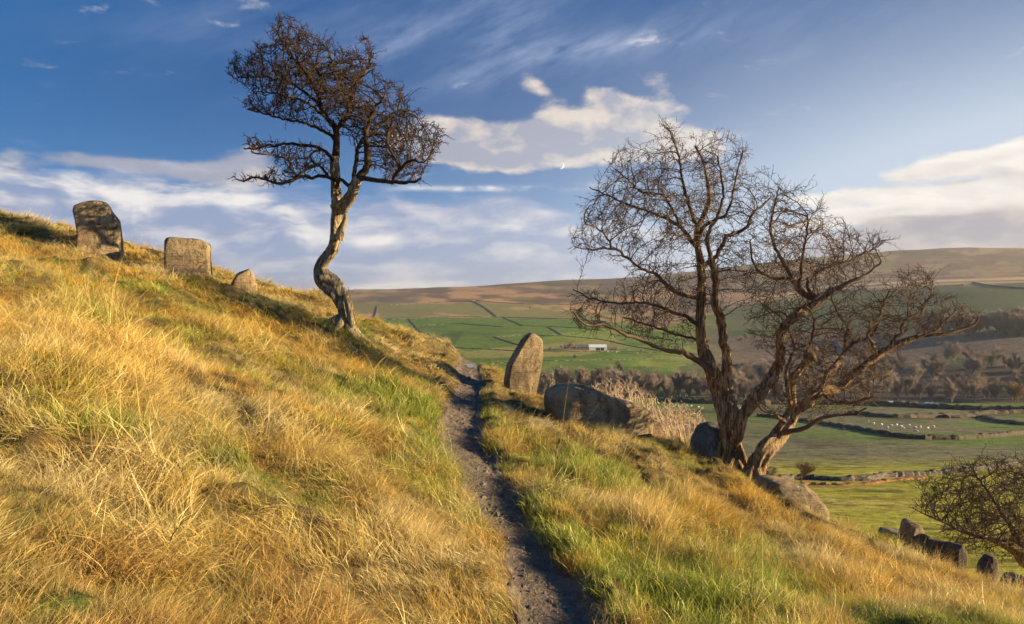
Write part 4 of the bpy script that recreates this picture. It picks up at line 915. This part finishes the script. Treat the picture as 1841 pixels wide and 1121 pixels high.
# colours: straw, gold, russet, olive, green
pal = {'straw': (.74, .55, .17), 'gold': (.75, .47, .065), 'pale': (.84, .70, .36), 'russet': (.42, .22, .07), 'olive': (.46, .42, .05), 'green': (.33, .40, .045), 'dgreen': (.13, .20, .03)}
q1 = fbm(x, y, .8, 231, 3) + Rg.normal(0, .18, len(x)); q2 = fbm(x, y, 1.6, 233, 3) + Rg.normal(0, .2, len(x))
cc = np.tile(pal['straw'], (len(x), 1))
def put(nm, m): 
    global cc; cc = cc * (1 - m[:, None]) + np.array(pal[nm]) * m[:, None]
put('gold', sstep(-.15, .35, q1)); put('pale', sstep(.15, .5, q2) * .8); put('russet', sstep(.26, .55, -q2) * .6)
put('olive', sstep(.05, .35, G) * .85); put('green', sstep(.25, .5, G) * .9); put('dgreen', sstep(.2, .45, G) * (Rg.random(len(x)) < .18))
put('russet', np.exp(-((path_d(x, y) - 1.1) / .35) ** 2) * (Rg.random(len(x)) < .35) * (x < path_x(y)))
put('russet', .38 * sstep(4.4, 2.8, y) * (x < 0) * (Rg.random(len(x)) < .7)); put('dgreen', (y < 4.2) * (x < 0) * (Rg.random(len(x)) < .12) * .8)
cc *= Rg.uniform(.8, 1.15, (len(x), 1))
nP = len(x); nV = len(V_)
me = bpy.data.meshes.new('grass'); allv = np.vstack([np.array(V_), np.stack([x, y, z], -1)])
me.from_pydata(allv.tolist(), [], Q_ + T_)
vattr(me, 'pid', np.r_[PID, -np.ones(nP)].astype(np.int32), 'INT')
vattr(me, 'h', np.r_[H_, np.zeros(nP)].astype(np.float32)); vattr(me, 'rv', np.r_[RV, np.zeros(nP)].astype(np.float32))
vattr(me, 'kind', np.r_[np.zeros(nV), PI_].astype(np.int32), 'INT'); vattr(me, 'sc', np.r_[np.zeros(nV), SC].astype(np.float32))
vattr(me, 'rot', np.vstack([np.zeros((nV, 3)), ROT]).astype(np.float32), 'FLOAT_VECTOR'); vattr(me, 'tint', np.vstack([np.zeros((nV, 3)), cc]).astype(np.float32), 'FLOAT_VECTOR')
gr = bpy.data.objects.new('grass', me); C.objects.link(gr); tag(gr, 'long straw-coloured and green moorland grass covering the hillside', 'grass', kind='stuff')
# blade material
gmat, n, o = new_mat("grass_blades"); tint = attr(n, 'tint', 'INSTANCER').outputs['Vector']; hA = V(n, attr(n, 'h').outputs['Fac']); rA = V(n, attr(n, 'rv').outputs['Fac'])
k = hA.ss(0, .7, .24, 1.14) * (rA * .6 + .72)  # roots darkened in the colour, standing for shade between the blades
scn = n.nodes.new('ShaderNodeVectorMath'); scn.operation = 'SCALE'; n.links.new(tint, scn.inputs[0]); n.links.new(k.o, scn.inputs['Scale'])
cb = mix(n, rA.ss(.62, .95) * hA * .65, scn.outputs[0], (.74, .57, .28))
df = n.nodes.new('ShaderNodeBsdfDiffuse'); tr_ = n.nodes.new('ShaderNodeBsdfTranslucent'); gl = n.nodes.new('ShaderNodeBsdfGlossy'); gl.inputs['Roughness'].default_value = .45
m1 = n.nodes.new('ShaderNodeMixShader'); m2 = n.nodes.new('ShaderNodeMixShader'); m1.inputs[0].default_value = .32; m2.inputs[0].default_value = .05
n.links.new(cb, df.inputs[0]); n.links.new(cb, tr_.inputs[0]); gl.inputs[0].default_value = (1, .9, .7, 1)
n.links.new(df.outputs[0], m1.inputs[1]); n.links.new(tr_.outputs[0], m1.inputs[2]); n.links.new(m1.outputs[0], m2.inputs[1]); n.links.new(gl.outputs[0], m2.inputs[2]); n.links.new(m2.outputs[0], o.inputs[0])
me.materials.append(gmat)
# node group: split the tuft prototypes out of the mesh, instance them on the loose points
g = bpy.data.node_groups.new('grass_scatter', 'GeometryNodeTree')
g.interface.new_socket('Geometry', in_out='INPUT', socket_type='NodeSocketGeometry'); g.interface.new_socket('Geometry', in_out='OUTPUT', socket_type='NodeSocketGeometry')
gi = g.nodes.new('NodeGroupInput'); g_o = g.nodes.new('NodeGroupOutput')
def na(nm, t):
    q = g.nodes.new('GeometryNodeInputNamedAttribute'); q.data_type = t; q.inputs[0].default_value = nm; return q.outputs['Attribute']
cmp_ = g.nodes.new('FunctionNodeCompare'); cmp_.data_type = 'INT'; cmp_.operation = 'GREATER_EQUAL'; g.links.new(na('pid', 'INT'), cmp_.inputs[2]); cmp_.inputs[3].default_value = 0
se = g.nodes.new('GeometryNodeSeparateGeometry'); se.domain = 'POINT'; g.links.new(gi.outputs[0], se.inputs[0]); g.links.new(cmp_.outputs[0], se.inputs[1])
sp = g.nodes.new('GeometryNodeSplitToInstances'); sp.domain = 'POINT'; g.links.new(se.outputs[0], sp.inputs[0]); g.links.new(na('pid', 'INT'), sp.inputs['Group ID'])
mp = g.nodes.new('GeometryNodeMeshToPoints'); g.links.new(se.outputs[1], mp.inputs[0])
ip = g.nodes.new('GeometryNodeInstanceOnPoints'); g.links.new(mp.outputs[0], ip.inputs['Points']); g.links.new(sp.outputs[0], ip.inputs['Instance']); ip.inputs['Pick Instance'].default_value = True
g.links.new(na('kind', 'INT'), ip.inputs['Instance Index']); g.links.new(na('rot', 'FLOAT_VECTOR'), ip.inputs['Rotation']); g.links.new(na('sc', 'FLOAT'), ip.inputs['Scale'])
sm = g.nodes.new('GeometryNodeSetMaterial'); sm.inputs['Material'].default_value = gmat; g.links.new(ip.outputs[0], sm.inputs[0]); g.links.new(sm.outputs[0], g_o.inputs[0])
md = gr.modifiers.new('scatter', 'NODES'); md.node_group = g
# ------------------------------------------------------------------ the valley: small trees, walls, farm, sheep, woods
def sprout(R, H, spread=.5, depth=5, r0=.03, up=.35, fan=3, fork=.28, back=.35):
    """recursive bare tree, returns chains; crown rounded by shortening"""
    out = []
    def rec(p, d, L, r, k):
        n = 3; c = [np.r_[p, r]]
        for i in range(n):
            d = d + R.normal(0, .12, 3); d /= np.linalg.norm(d); p = p + d * L / n; c.append(np.r_[p, r * (1 - .3 * (i + 1) / n)])
        out.append(c)
        if k == 0: return
        m = fan if k > 1 else fan + 1
        for j in range(m):
            a = R.uniform(0, 2 * math.pi); ax = np.array([math.cos(a), math.sin(a), 0])
            nd = d + ax * spread * R.uniform(.6, 1.4) + np.array([0, 0, up * R.uniform(.2, 1)]) ; nd /= np.linalg.norm(nd)
            rec(p - d * L * R.uniform(0, back), nd, L * R.uniform(.62, .85), r * .62, k - 1)
    rec(np.array([0, 0, -.3]), np.array([0., 0, 1]), H * fork, r0 * H, depth)
    return out
def norm_h(ch, H):
    top = max(c[-1][2] for c in ch); k = H / top
    return [[np.r_[p[:3] * k, p[3]] for p in c] for c in ch]
M_far = twig_mat("far_tree_twigs", (.24, .185, .15), (.36, .28, .225)); M_far2 = twig_mat("far_tree_russet", (.22, .12, .06), (.30, .18, .09)); M_fart = twig_mat("far_tree_trunks", (.10, .08, .055), (.16, .13, .09))
def tree_mesh(seed, H, twr, **kw):
    R = np.random.default_rng(seed); ch = norm_h(sprout(R, H, **kw), H)
    T = [(np.array(c), 6, 0, False) for c in ch[:1]]; B = []
    for c in ch[1:]:
        c = np.array(c); c[:, 3] = np.maximum(c[:, 3], twr); B.append((c, 3, 0, False))
    return tubes(T), tubes(B)
# two little wind-cut thorn trees in the nearer field
for i, (px, py, h, lab, sd) in enumerate([(1441, 868, 48, 'small round-headed bare tree beside the ruined wall in the near field', 61), (1383, 862, 30, 'low bare thorn seen through the fork right of the leaning trunk', 62)]):
    x0, y0, z0 = far_hit(px, py); H = h / FPX * y0
    (tv, tf), (bv, bf) = tree_mesh(sd, H, .012 * y0 / 110, spread=.62, depth=6, r0=.03, up=.35, fan=3, fork=.20, back=.9)
    r_ = empty('small_tree', (x0, y0, z0 - .1), lab, 'tree'); k = 1.15; sh = np.array([-.18, 0, 0])
    bv = bv.copy(); bv[:, 0] = bv[:, 0] * k + .0 * bv[:, 2]; mesh_obj('trunk', tv, tf, M_fart, r_); mesh_obj('crown', bv, bf, M_far2 if i == 0 else M_far, r_)
# tree prototypes for the valley bottom; copies share mesh data
protos = []
for s in range(10):
    (tv, tf), (bv, bf) = tree_mesh(70 + s % 5, 14, .06, spread=[.5, .6, .55, .65, .45][s % 5], depth=4, r0=.018, up=.62, fan=5 if s % 5 != 3 else 6, fork=.18, back=.95)
    v = np.vstack([tv, bv]); f = np.vstack([tf, bf + len(tv)])
    protos.append(mesh_obj('bare_tree', v, f, M_far if s < 5 else M_far2))
used = set()
def far_tree(px, py, hpx, k, label, group, wide=1.0, dy=0, cat='tree'):
    x0, y0, z0 = far_hit(px, py); y0 += dy; x0 = (px - CX) / FPX * y0; z0 = g1(x0, y0)
    if k in used: o = protos[k].copy(); C.objects.link(o)
    else: o = protos[k]; used.add(k)
    s = hpx / FPX * y0 / 14; o.location = (x0, y0, z0); o.scale = (s * wide, s * wide, s); o.rotation_euler = (0, 0, rf_.uniform(0, 6.28))
    tag(o, label, cat, group); return o
rf_ = np.random.default_rng(404)
ga = 'bare trees in the row along the valley bottom'; la = 'bare grey-brown tree in the row along the valley bottom behind the long boulder and the many-stemmed hawthorn'
la = 'bare grey-brown tree in the long row across the valley bottom, centre'
STR = [(1080, 'bare tree in the valley row, in its left stretch above the long boulder', 'left stretch of the valley tree row'), (1225, 'bare tree in the valley row, between the pale shrub and the many-stemmed hawthorn', 'middle stretch of the valley tree row'), (9999, 'bare tree in the valley row, seen behind the stems of the many-stemmed hawthorn', 'right stretch of the valley tree row')]
for px in np.linspace(960, 1345, 60):
    la, ga = next((l, g_) for e_, l, g_ in STR if px < e_)
    far_tree(px + rf_.uniform(-5, 5), 714 + rf_.uniform(-5, 3) if px > 1120 else 708 + rf_.uniform(-12, 6), rf_.uniform(30, 54), int(rf_.integers(0, 5)), la, ga, rf_.uniform(.7, 1.05))
for px, py, h in ((1082, 700, 26), (1130, 697, 28), (1262, 706, 34)): far_tree(px, py, h, 5 + int(rf_.integers(0, 5)), 'russet-tinged bushy tree standing in front of the centre tree row', 'russet trees among the centre row', 1.3)
lb = 'bare tree in the dark wood along the river at the foot of the right-hand hillside'; gb_ = 'bare trees of the riverside wood'
for k in range(150):
    px = rf_.uniform(1300, 1960); py = 722 - 72 * rf_.random() ** 1.3 if px > 1450 else 720 - 40 * rf_.random() ** 1.3
    lb, gb_ = next((l, g_) for e_, l, g_ in ((1480, 'bare tree of the riverside wood, in its left part behind the leaning hawthorn', 'left part of the riverside wood'), (1680, 'bare tree of the riverside wood, in its middle part behind the river bend', 'middle part of the riverside wood'), (9999, 'bare tree of the riverside wood, in its right part toward the edge of the picture', 'right part of the riverside wood')) if px < e_)
    far_tree(px, py, rf_.uniform(26, 48), int(rf_.integers(0, 5)) + (5 if rf_.random() < .06 else 0), lb, gb_, rf_.uniform(.75, 1.15))
for px, py, h, w in ((1828, 724, 52, 1.0), (1500, 722, 60, .7), (1562, 716, 52, .8), (1710, 726, 52, .7), (1752, 722, 56, .8)):
    far_tree(px, py, h, 7 if px > 1800 else int(rf_.integers(0, 5)), 'russet-brown tree standing out at the right end of the riverside wood' if px > 1800 else {1500: 'tall bare tree at the river edge, leftmost of four standing clear of the wood', 1562: 'tall bare tree at the left tip of the shining river bend', 1710: 'tall slim bare tree at the right tip of the shining river bend', 1752: 'tall bare tree at the wood edge, rightmost of four standing clear'}[px], None if px > 1800 else 'taller trees at the river edge', w)
lp = 'tree of the dim plantation belt high on the right-hand hillside'; gp = 'trees of the hillside plantation'
for k in range(62):
    px = 1640 + 330 * rf_.random(); far_tree(px, 606 - rf_.uniform(0, 14) - max(0, px - 1841) * .06, rf_.uniform(28, 46) * (.6 + .4 * sstep(1640, 1720, px)), int(rf_.integers(0, 5)) + (5 if rf_.random() < .25 else 0), lp, gp, 1.15)
# scattered trees and bushes about the farm and fields
for px, py, h, k, lab in ((1010, 630, 14, 1, 'bare tree at the left end of the farm buildings'), (1024, 629, 17, 0, 'tallest bare tree behind the left half of the long farm roof'), (1036, 630, 12, 2, 'bare tree in front of the long farmhouse wall'), (988, 630, 8, 3, 'small dark bush in the green field left of the farm'), (1034, 645, 10, 2, 'thin bare tree in the field below the farmhouse'), (952, 557, 7, 6, 'orange-leaved tree alone on the far moor edge'),
     (1112, 664, 16, 4, 'lone bare tree on the field wall below the farm'), (1310, 640, 22, 1, 'bare tree seen between the stems of the many-stemmed hawthorn'), (1342, 612, 14, 3, 'small far tree between the two right-hand trunks')):
    far_tree(px, py, h, k, lab, None, 1.2)
for k in range(34):
    px = rf_.uniform(1150, 1620); far_tree(px, 640 - 22 * rf_.random() - (px - 1150) * .03, rf_.uniform(8, 18), int(rf_.integers(0, 5)), 'small bare tree scattered across the brown far slope behind the hawthorns', 'scattered trees on the far slope', 1.3)
for k in range(10):
    if k not in used: bpy.data.objects.remove(protos[k])
# ---- dry stone walls and hedge banks draped over the land
def wall_mat(name, a, b_):
    m, n, o = new_mat(name); b = n.nodes.new('ShaderNodeBsdfPrincipled'); b.inputs['Roughness'].default_value = .95
    Ps = n.nodes.new('ShaderNodeNewGeometry').outputs['Position']; vo = n.nodes.new('ShaderNodeTexVoronoi'); vo.inputs['Scale'].default_value = 2.2; n.links.new(vmath(n, 'MULTIPLY', Ps, (1, 1, 1.7)), vo.inputs['Vector'])
    n.links.new(mix(n, V(n, vo.outputs['Color']).ss(.2, .8), a, b_), b.inputs['Base Color']); n.links.new(b.outputs[0], o.inputs[0]); return m
M_wall = wall_mat("wall_stone", (.07, .055, .045), (.16, .13, .10)); M_hedge = wall_mat("hedge_bank", (.06, .045, .03), (.11, .085, .05)); M_fern = wall_mat("dead_bracken", (.20, .085, .03), (.38, .17, .06))
def wall(name, pts, h, w, mat, label, cat='wall', group=None, jag=.25, step_px=1.5):
    if pts[0][1] < 700: h *= .55; w *= .7; jag = .1
    P = []
    for (x1, y1), (x2, y2) in zip(pts[:-1], pts[1:]):
        n = max(2, int(math.hypot(x2 - x1, (y2 - y1) * 3) / step_px))
        for k in range(n + (1 if (x2, y2) == pts[-1] else 0)):
            t = k / n; hx, hy, hz = far_hit(x1 + (x2 - x1) * t, y1 + (y2 - y1) * t); P.append((hx, hy, hz))
    P = np.array(P); 
    for _ in range(2): P[1:-1, :2] = (P[:-2, :2] + 2 * P[1:-1, :2] + P[2:, :2]) / 4
    # even steps on the ground
    s_ = np.r_[0, np.cumsum(np.hypot(np.diff(P[:, 0]), np.diff(P[:, 1])))]; n = int(min(260, max(8, s_[-1] / max(.8, w * .7)))); q = np.linspace(0, s_[-1], n)
    X = np.interp(q, s_, P[:, 0]); Y = np.interp(q, s_, P[:, 1]); Z = ground(X, Y); dx_ = np.gradient(X); dy_ = np.gradient(Y); L = np.hypot(dx_, dy_) + 1e-9; nx, ny = -dy_ / L, dx_ / L
    R = np.random.default_rng(len(pts) * 7 + int(pts[0][0])); hh = h * (1 + R.uniform(-jag, jag, n)); vs = []
    for k in range(n):
        for a, b in ((-.5, -.3), (-.46, .55), (-.3, .95), (.0, 1.0), (.3, .93), (.46, .55), (.5, -.3)):
            j = R.uniform(-.08, .08) * w; vs.append((X[k] + nx[k] * (a * w + j), Y[k] + ny[k] * (a * w + j), Z[k] + hh[k] * b))
    m = 7; F = [[k * m + i, k * m + i + 1, (k + 1) * m + i + 1, (k + 1) * m + i] for k in range(n - 1) for i in range(m - 1)] + [list(range(m)), list(range((n - 1) * m, n * m))[::-1]]
    o = mesh_obj(name, vs, F, mat, smooth=False, loc=(X[n // 2], Y[n // 2], Z[n // 2])); return tag(o, label, cat, group, 'thing')
GW = 'dry stone walls and hedge lines dividing the fields'
W_ = [('field_wall', [(1362, 748), (1420, 753), (1475, 762), (1543, 773), (1603, 784), (1663, 790), (1719, 790), (1780, 786), (1841, 781), (1950, 776)], 1.3, 1.6, M_hedge, 'long dark field wall running just below the flock of white sheep'),
 ('field_wall', [(1390, 868), (1425, 862), (1456, 862), (1513, 865), (1558, 864), (1588, 858), (1644, 856), (1700, 852), (1757, 846), (1841, 835), (1950, 822)], .9, 1.1, M_wall, 'tumbled stone wall edged with russet bracken across the nearest field'),
 ('field_wall', [(760, 584), (830, 582), (905, 588)], 1.8, 2, M_wall, 'thin wall across the green slope just above the path brow'),
 ('field_wall', [(985, 588), (1000, 596), (1011, 604)], 1.8, 2, M_wall, 'short wall slanting down to the bright field above the farm'),
 ('field_wall', [(1085, 578), (1110, 592), (1150, 604), (1210, 612)], 2, 2, M_hedge, 'hedge running down behind the lowest left branches of the hawthorn'),
 ('field_wall', [(905, 571), (925, 579), (940, 586)], 2, 2, M_wall, 'short wall from the tan pasture down to the rushy hedge'),
 ('field_wall', [(1160, 660), (1230, 655), (1300, 656), (1350, 660)], 1.6, 2, M_hedge, 'hedge just above the middle stretch of the valley tree row'),
 ('field_wall', [(1240, 634), (1256, 645), (1262, 656)], 1.6, 2, M_wall, 'short wall joining the hedge above the tree row'),
 ('hedge_bank', [(1180, 722), (1250, 725), (1330, 727), (1420, 727), (1520, 727), (1640, 732), (1720, 736), (1841, 740), (1950, 745)], 2.6, 3, M_hedge, 'dark hedge bank along the foot of the valley tree row'),
 ('hedge_bank', [(1530, 744), (1607, 751), (1685, 750), (1738, 747), (1776, 744), (1841, 742)], 1.6, 3.5, M_hedge, 'dark rushy bank curving across the valley floor above the sheep'),
 ('hedge_bank', [(1700, 751), (1768, 750), (1794, 759), (1841, 764), (1930, 768)], 1.4, 3.0, M_hedge, 'dark bank at the far right of the valley floor, beside the bright green strip'),
 ('field_wall', [(700, 574), (780, 570.5), (828, 569), (908, 570.5), (1037, 574), (1090, 578)], 2.4, 2.6, M_wall, 'longest far wall where the tan pasture meets the green fields'),
 ('field_wall', [(840, 541), (854, 543), (876, 556), (884, 562), (892, 569)], 3, 3, M_wall, 'dark wall slanting down through the tan moor-edge pasture'),
 ('field_wall', [(700, 549), (780, 544), (859, 540.6), (892, 544), (960, 547), (1030, 548)], 3, 3, M_wall, 'highest wall, thin and level under the open moor'),
 ('field_wall', [(889, 606), (900, 610), (915, 615), (934, 621)], 1.6, 1.8, M_wall, 'short wall dropping toward the tip of the leaning stone'),
 ('field_wall', [(889, 606), (940, 603), (1011, 604), (1069, 609), (1100, 614), (1133, 622), (1181, 630)], 1.6, 2, M_wall, 'curving wall around the bright field above the farm'),
 ('field_wall', [(780, 622), (812, 625), (870, 628), (934, 631.5), (1000, 632), (1069, 632), (1120, 632), (1181, 634)], 1.5, 1.8, M_wall, 'wall passing in front of the white farm shed'),
 ('field_wall', [(880, 654), (972, 649), (1069, 647.5), (1140, 646), (1213, 644), (1300, 640)], 1.4, 1.7, M_wall, 'dark straight wall halfway between the farm and the tree row'),
 ('field_wall', [(1112, 649), (1115, 655), (1119, 661), (1121, 668)], 1.3, 1.6, M_wall, 'short steep wall with a tree on it below the farm'),
 ('field_wall', [(686, 575), (728, 573), (808, 569.5)], 2.2, 2.4, M_wall, 'wall at the left edge of the green fields beside the windswept tree'),
 ('field_wall', [(735, 574), (745, 584), (754, 595), (766, 600), (778, 606), (800, 615)], 2, 2.2, M_wall, 'wall winding down the green slope left of the path'),
 ('field_wall', [(679, 551), (677, 560), (674, 571)], 3, 3, M_wall, 'short upright wall on the pasture right of the crooked trunk'),
 ('field_wall', [(1730, 513), (1748, 508), (1780, 514), (1841, 519), (1930, 523)], 4, 4, M_hedge, 'dark boundary across the dull green field under the right-hand moor'),
 ('field_wall', [(940, 586), (990, 587), (1040, 590), (1080, 594)], 1.8, 2, M_hedge, 'rushy hedge line in the upper green field left of the hawthorn branches')]
for w in W_: wall(*w, group=None, cat='hedge' if w[0] == 'hedge_bank' else 'wall')
wall('bracken_strip', [(1420, 872), (1456, 870), (1513, 872), (1560, 870), (1600, 864), (1660, 860)], .3, 1.2, M_fern, 'russet dead bracken growing along the foot of the tumbled wall', 'bracken', jag=.5)
# ---- the farm
def flat_mat(name, c, r=.8):
    m, n, o = new_mat(name); b = n.nodes.new('ShaderNodeBsdfPrincipled'); b.inputs['Roughness'].default_value = r
    Ps = n.nodes.new('ShaderNodeTexCoord').outputs['Object']; a = noise(n, Ps, .8, 5, .6)
    n.links.new(mix(n, a.ss(.3, .7), tuple(v * .82 for v in c), tuple(min(1, v * 1.1) for v in c)), b.inputs['Base Color']); n.links.new(b.outputs[0], o.inputs[0]); return m
M_white = flat_mat("white_sheeting", (.78, .78, .77)); M_farmw = flat_mat("farm_stone", (.22, .18, .14)); M_slate = flat_mat("slate", (.13, .12, .125)); M_opening_shade = flat_mat("barn_opening_shade", (.02, .02, .02)); M_pane = flat_mat("window_glass", (.05, .06, .07), .2)  # near-black colour stands for the shade inside the farm openings
def boxm(x0, x1, y0, y1, z0, z1):
    v = [(x, y, z) for x in (x0, x1) for y in (y0, y1) for z in (z0, z1)]
    return v, [[0, 1, 3, 2], [4, 6, 7, 5], [0, 4, 5, 1], [2, 3, 7, 6], [0, 2, 6, 4], [1, 5, 7, 3]]
def barn(name, label, px, py, wpx, hpx, dep, mw, mr, nwin, opening, yaw=0.0, cat='building'):
    x0, y0, z0 = far_hit(px, py); k = y0 / FPX; W, H = wpx * k, hpx * k
    r = empty(name, (x0, y0, z0), label, cat); r.rotation_euler[2] = yaw; e = H * .55
    v = [(-W / 2, 0, -3), (W / 2, 0, -3), (W / 2, dep, -3), (-W / 2, dep, -3), (-W / 2, 0, e), (W / 2, 0, e), (W / 2, dep, e), (-W / 2, dep, e), (-W / 2, dep / 2, H - .1), (W / 2, dep / 2, H - .1)]
    mesh_obj('wall', v, [[0, 1, 5, 4], [2, 3, 7, 6], [1, 2, 6, 9, 5], [3, 0, 4, 8, 7]], mw, r, smooth=False)
    t = .25; o_ = .4
    v = []
    for xx in (-W / 2 - o_, W / 2 + o_):
        for (yy, zz) in ((-o_, e - .2), (dep / 2, H), (dep + o_, e - .2), (dep + o_, e - .2 + t), (dep / 2, H + t), (-o_, e - .2 + t)): v.append((xx, yy, zz))
    F = [[i, (i + 1) % 6, 6 + (i + 1) % 6, 6 + i] for i in range(6)] + [[0, 5, 4, 1], [1, 4, 3, 2], [6, 7, 10, 11], [7, 8, 9, 10]]
    mesh_obj('roof', v, F, mr, r, smooth=False)
    for i in range(nwin):
        cx_ = -W / 2 + W * (i + .5) / nwin; vv, ff = boxm(cx_ - .5, cx_ + .5, -.08, .1, e * .45, e * .8); mesh_obj('window', vv, ff, M_pane, r, smooth=False)
    for a, b in opening: vv, ff = boxm(-W / 2 + W * a, -W / 2 + W * b, -.06, .3, 0, e * .75); mesh_obj('doorway_shade', vv, ff, M_opening_shade, r, smooth=False)  # solid dark boxes on the closed wall, painted as the shade within
barn('farm_shed', 'white farm shed with dark open bays at the right end of the farm', 1075, 629.5, 31, 10, 9, M_white, M_white, 0, [(.38, .62), (.66, .86)])
barn('farmhouse', 'long low stone farmhouse with a slate roof, left of the white shed', 1036, 629, 44, 9, 9, M_farmw, M_slate, 6, [(.5, .53)])
barn('farm_barn', 'small grey stone barn at the right side of the white shed', 1102, 630, 14, 5, 6, M_farmw, M_slate, 2, [])
# ---- sheep
M_wool = flat_mat("wool", (.74, .70, .62), .95); M_face = flat_mat("sheep_face", (.30, .26, .22))
def sheep_mesh():
    v, f = [], []; nv = 0
    ch = []
    body = [[-.62, 0, .62, .16], [-.5, 0, .64, .27], [-.2, 0, .66, .33], [.15, 0, .66, .33], [.42, 0, .68, .27], [.55, 0, .74, .17]]
    ch.append((cr_resample(np.array(body), .1), 10, 0, True)); ch.append((np.array([[-.5, 0, .64, .2], [-.62, 0, .62, .14], [-.68, 0, .58, .02]]), 8, 0, True))
    for sx in (-.42, .36):
        for sy in (-.14, .14): ch.append((np.array([[sx, sy, .5, .09], [sx - .02, sy, .3, .06], [sx, sy, .12, .04], [sx, sy, .0, .045]]), 6, 0, True))
    head = [(np.array([[.42, 0, .74, .14], [.56, 0, .70, .13], [.68, 0, .58, .10], [.78, 0, .40, .085], [.82, 0, .30, .05]]), 8, 0, True)]
    for sy in (-1, 1): head.append((np.array([[.62, sy * .08, .68, .03], [.60, sy * .2, .70, .035], [.59, sy * .25, .69, .01]]), 5, 0, True))
    return tubes(ch), tubes(head)
(sv, sf), (hv, hf) = sheep_mesh()
def mk_sheep():
    r = empty('sheep', (0, 0, 0), 'x x x x', 'sheep'); mesh_obj('fleece', sv, sf, M_wool, r); mesh_obj('head', hv, hf, M_face, r); return r
s0 = mk_sheep(); first = True
def place_sheep(px, py, lab, grp, sc=.95):
    global first
    if first: r = s0; first = False
    else:
        r = s0.copy(); C.objects.link(r)
        for c_ in s0.children: d = c_.copy(); C.objects.link(d); d.parent = r
    x0, y0, z0 = far_hit(px, py); r.location = (x0, y0, z0); r.rotation_euler = (0, 0, rf_.choice([0, 3.14, .5, 2.7]) + rf_.normal(0, .3)); r.scale = (sc,) * 3; tag(r, lab, 'sheep', grp)
for px, py in ((1571, 763), (1585, 765), (1602, 767), (1595, 771), (1620, 769), (1623, 772), (1634, 767), (1645, 771), (1647, 778), (1668, 772), (1678, 769), (1612, 766), (1655, 770), (1560, 760)):
    place_sheep(px, py, 'white sheep of the flock grazing just above the long dark field wall', 'sheep flock on the right of the valley floor')
for px, py in ((1234, 730), (1243, 731), (1256, 733), (1284, 734), (1298, 733), (1316, 735), (1330, 736)):
    place_sheep(px, py, 'white sheep grazing on the valley floor behind the many-stemmed hawthorn', 'sheep below the centre tree row')
for px, py in ((1108, 634), (1130, 631), (1146, 636), (1093, 633)):
    place_sheep(px, py, 'tiny pale sheep in the green field right of the farm', 'sheep by the farm', 1.3)
# ---- the daytime moon: a thin crescent of its lit surface, far outside the air
def crescent(px, py, rpx, D0, rot):
    c = wp(px, py, D0); r = rpx / FPX * D0; vs = []; n = 15; m = 5
    for i in range(n):
        t = -math.pi / 2 + math.pi * i / (n - 1)
        for j in range(m):
            s = .62 + .38 * j / (m - 1); bulge = math.sqrt(max(0, 1 - (math.cos(t) * s) ** 2 - math.sin(t) ** 2))
            X, Z = math.cos(t) * s * r, math.sin(t) * r; vs.append((c[0] + X * math.cos(rot) - Z * math.sin(rot), c[1] - bulge * r, c[2] + X * math.sin(rot) + Z * math.cos(rot)))
    F = [[i * m + j, i * m + j + 1, (i + 1) * m + j + 1, (i + 1) * m + j] for i in range(n - 1) for j in range(m - 1)]
    mm, n_, o_ = new_mat("moonlight"); e_ = n_.nodes.new('ShaderNodeEmission'); e_.inputs[0].default_value = (1, .97, .92, 1); e_.inputs[1].default_value = .55; n_.links.new(e_.outputs[0], o_.inputs[0])
    return tag(mesh_obj('moon', vs, F, mm, loc=c), 'thin white crescent moon just under the long cream cloud', 'moon')
crescent(1008, 297, 6.5, 16000, -.25)
# ---- the air of the valley: one closed box of thin even haze, sky outside
hm, n, o = new_mat("haze_air"); pv_ = n.nodes.new('ShaderNodeVolumePrincipled'); pv_.inputs['Color'].default_value = (.86, .88, .94, 1); pv_.inputs['Density'].default_value = HAZE = .00007; pv_.inputs['Anisotropy'].default_value = .3
n.links.new(pv_.outputs[0], o.inputs['Volume'])
vv, ff = boxm(-31000, 31000, -60, 11800, float(V_zmin) - 1.0, float(V_zmax) + 4.0)
hz_ = mesh_obj('haze', vv, ff, hm, smooth=False); tag(hz_, kind='stuff')
print("built", len(bpy.data.objects), "objects")
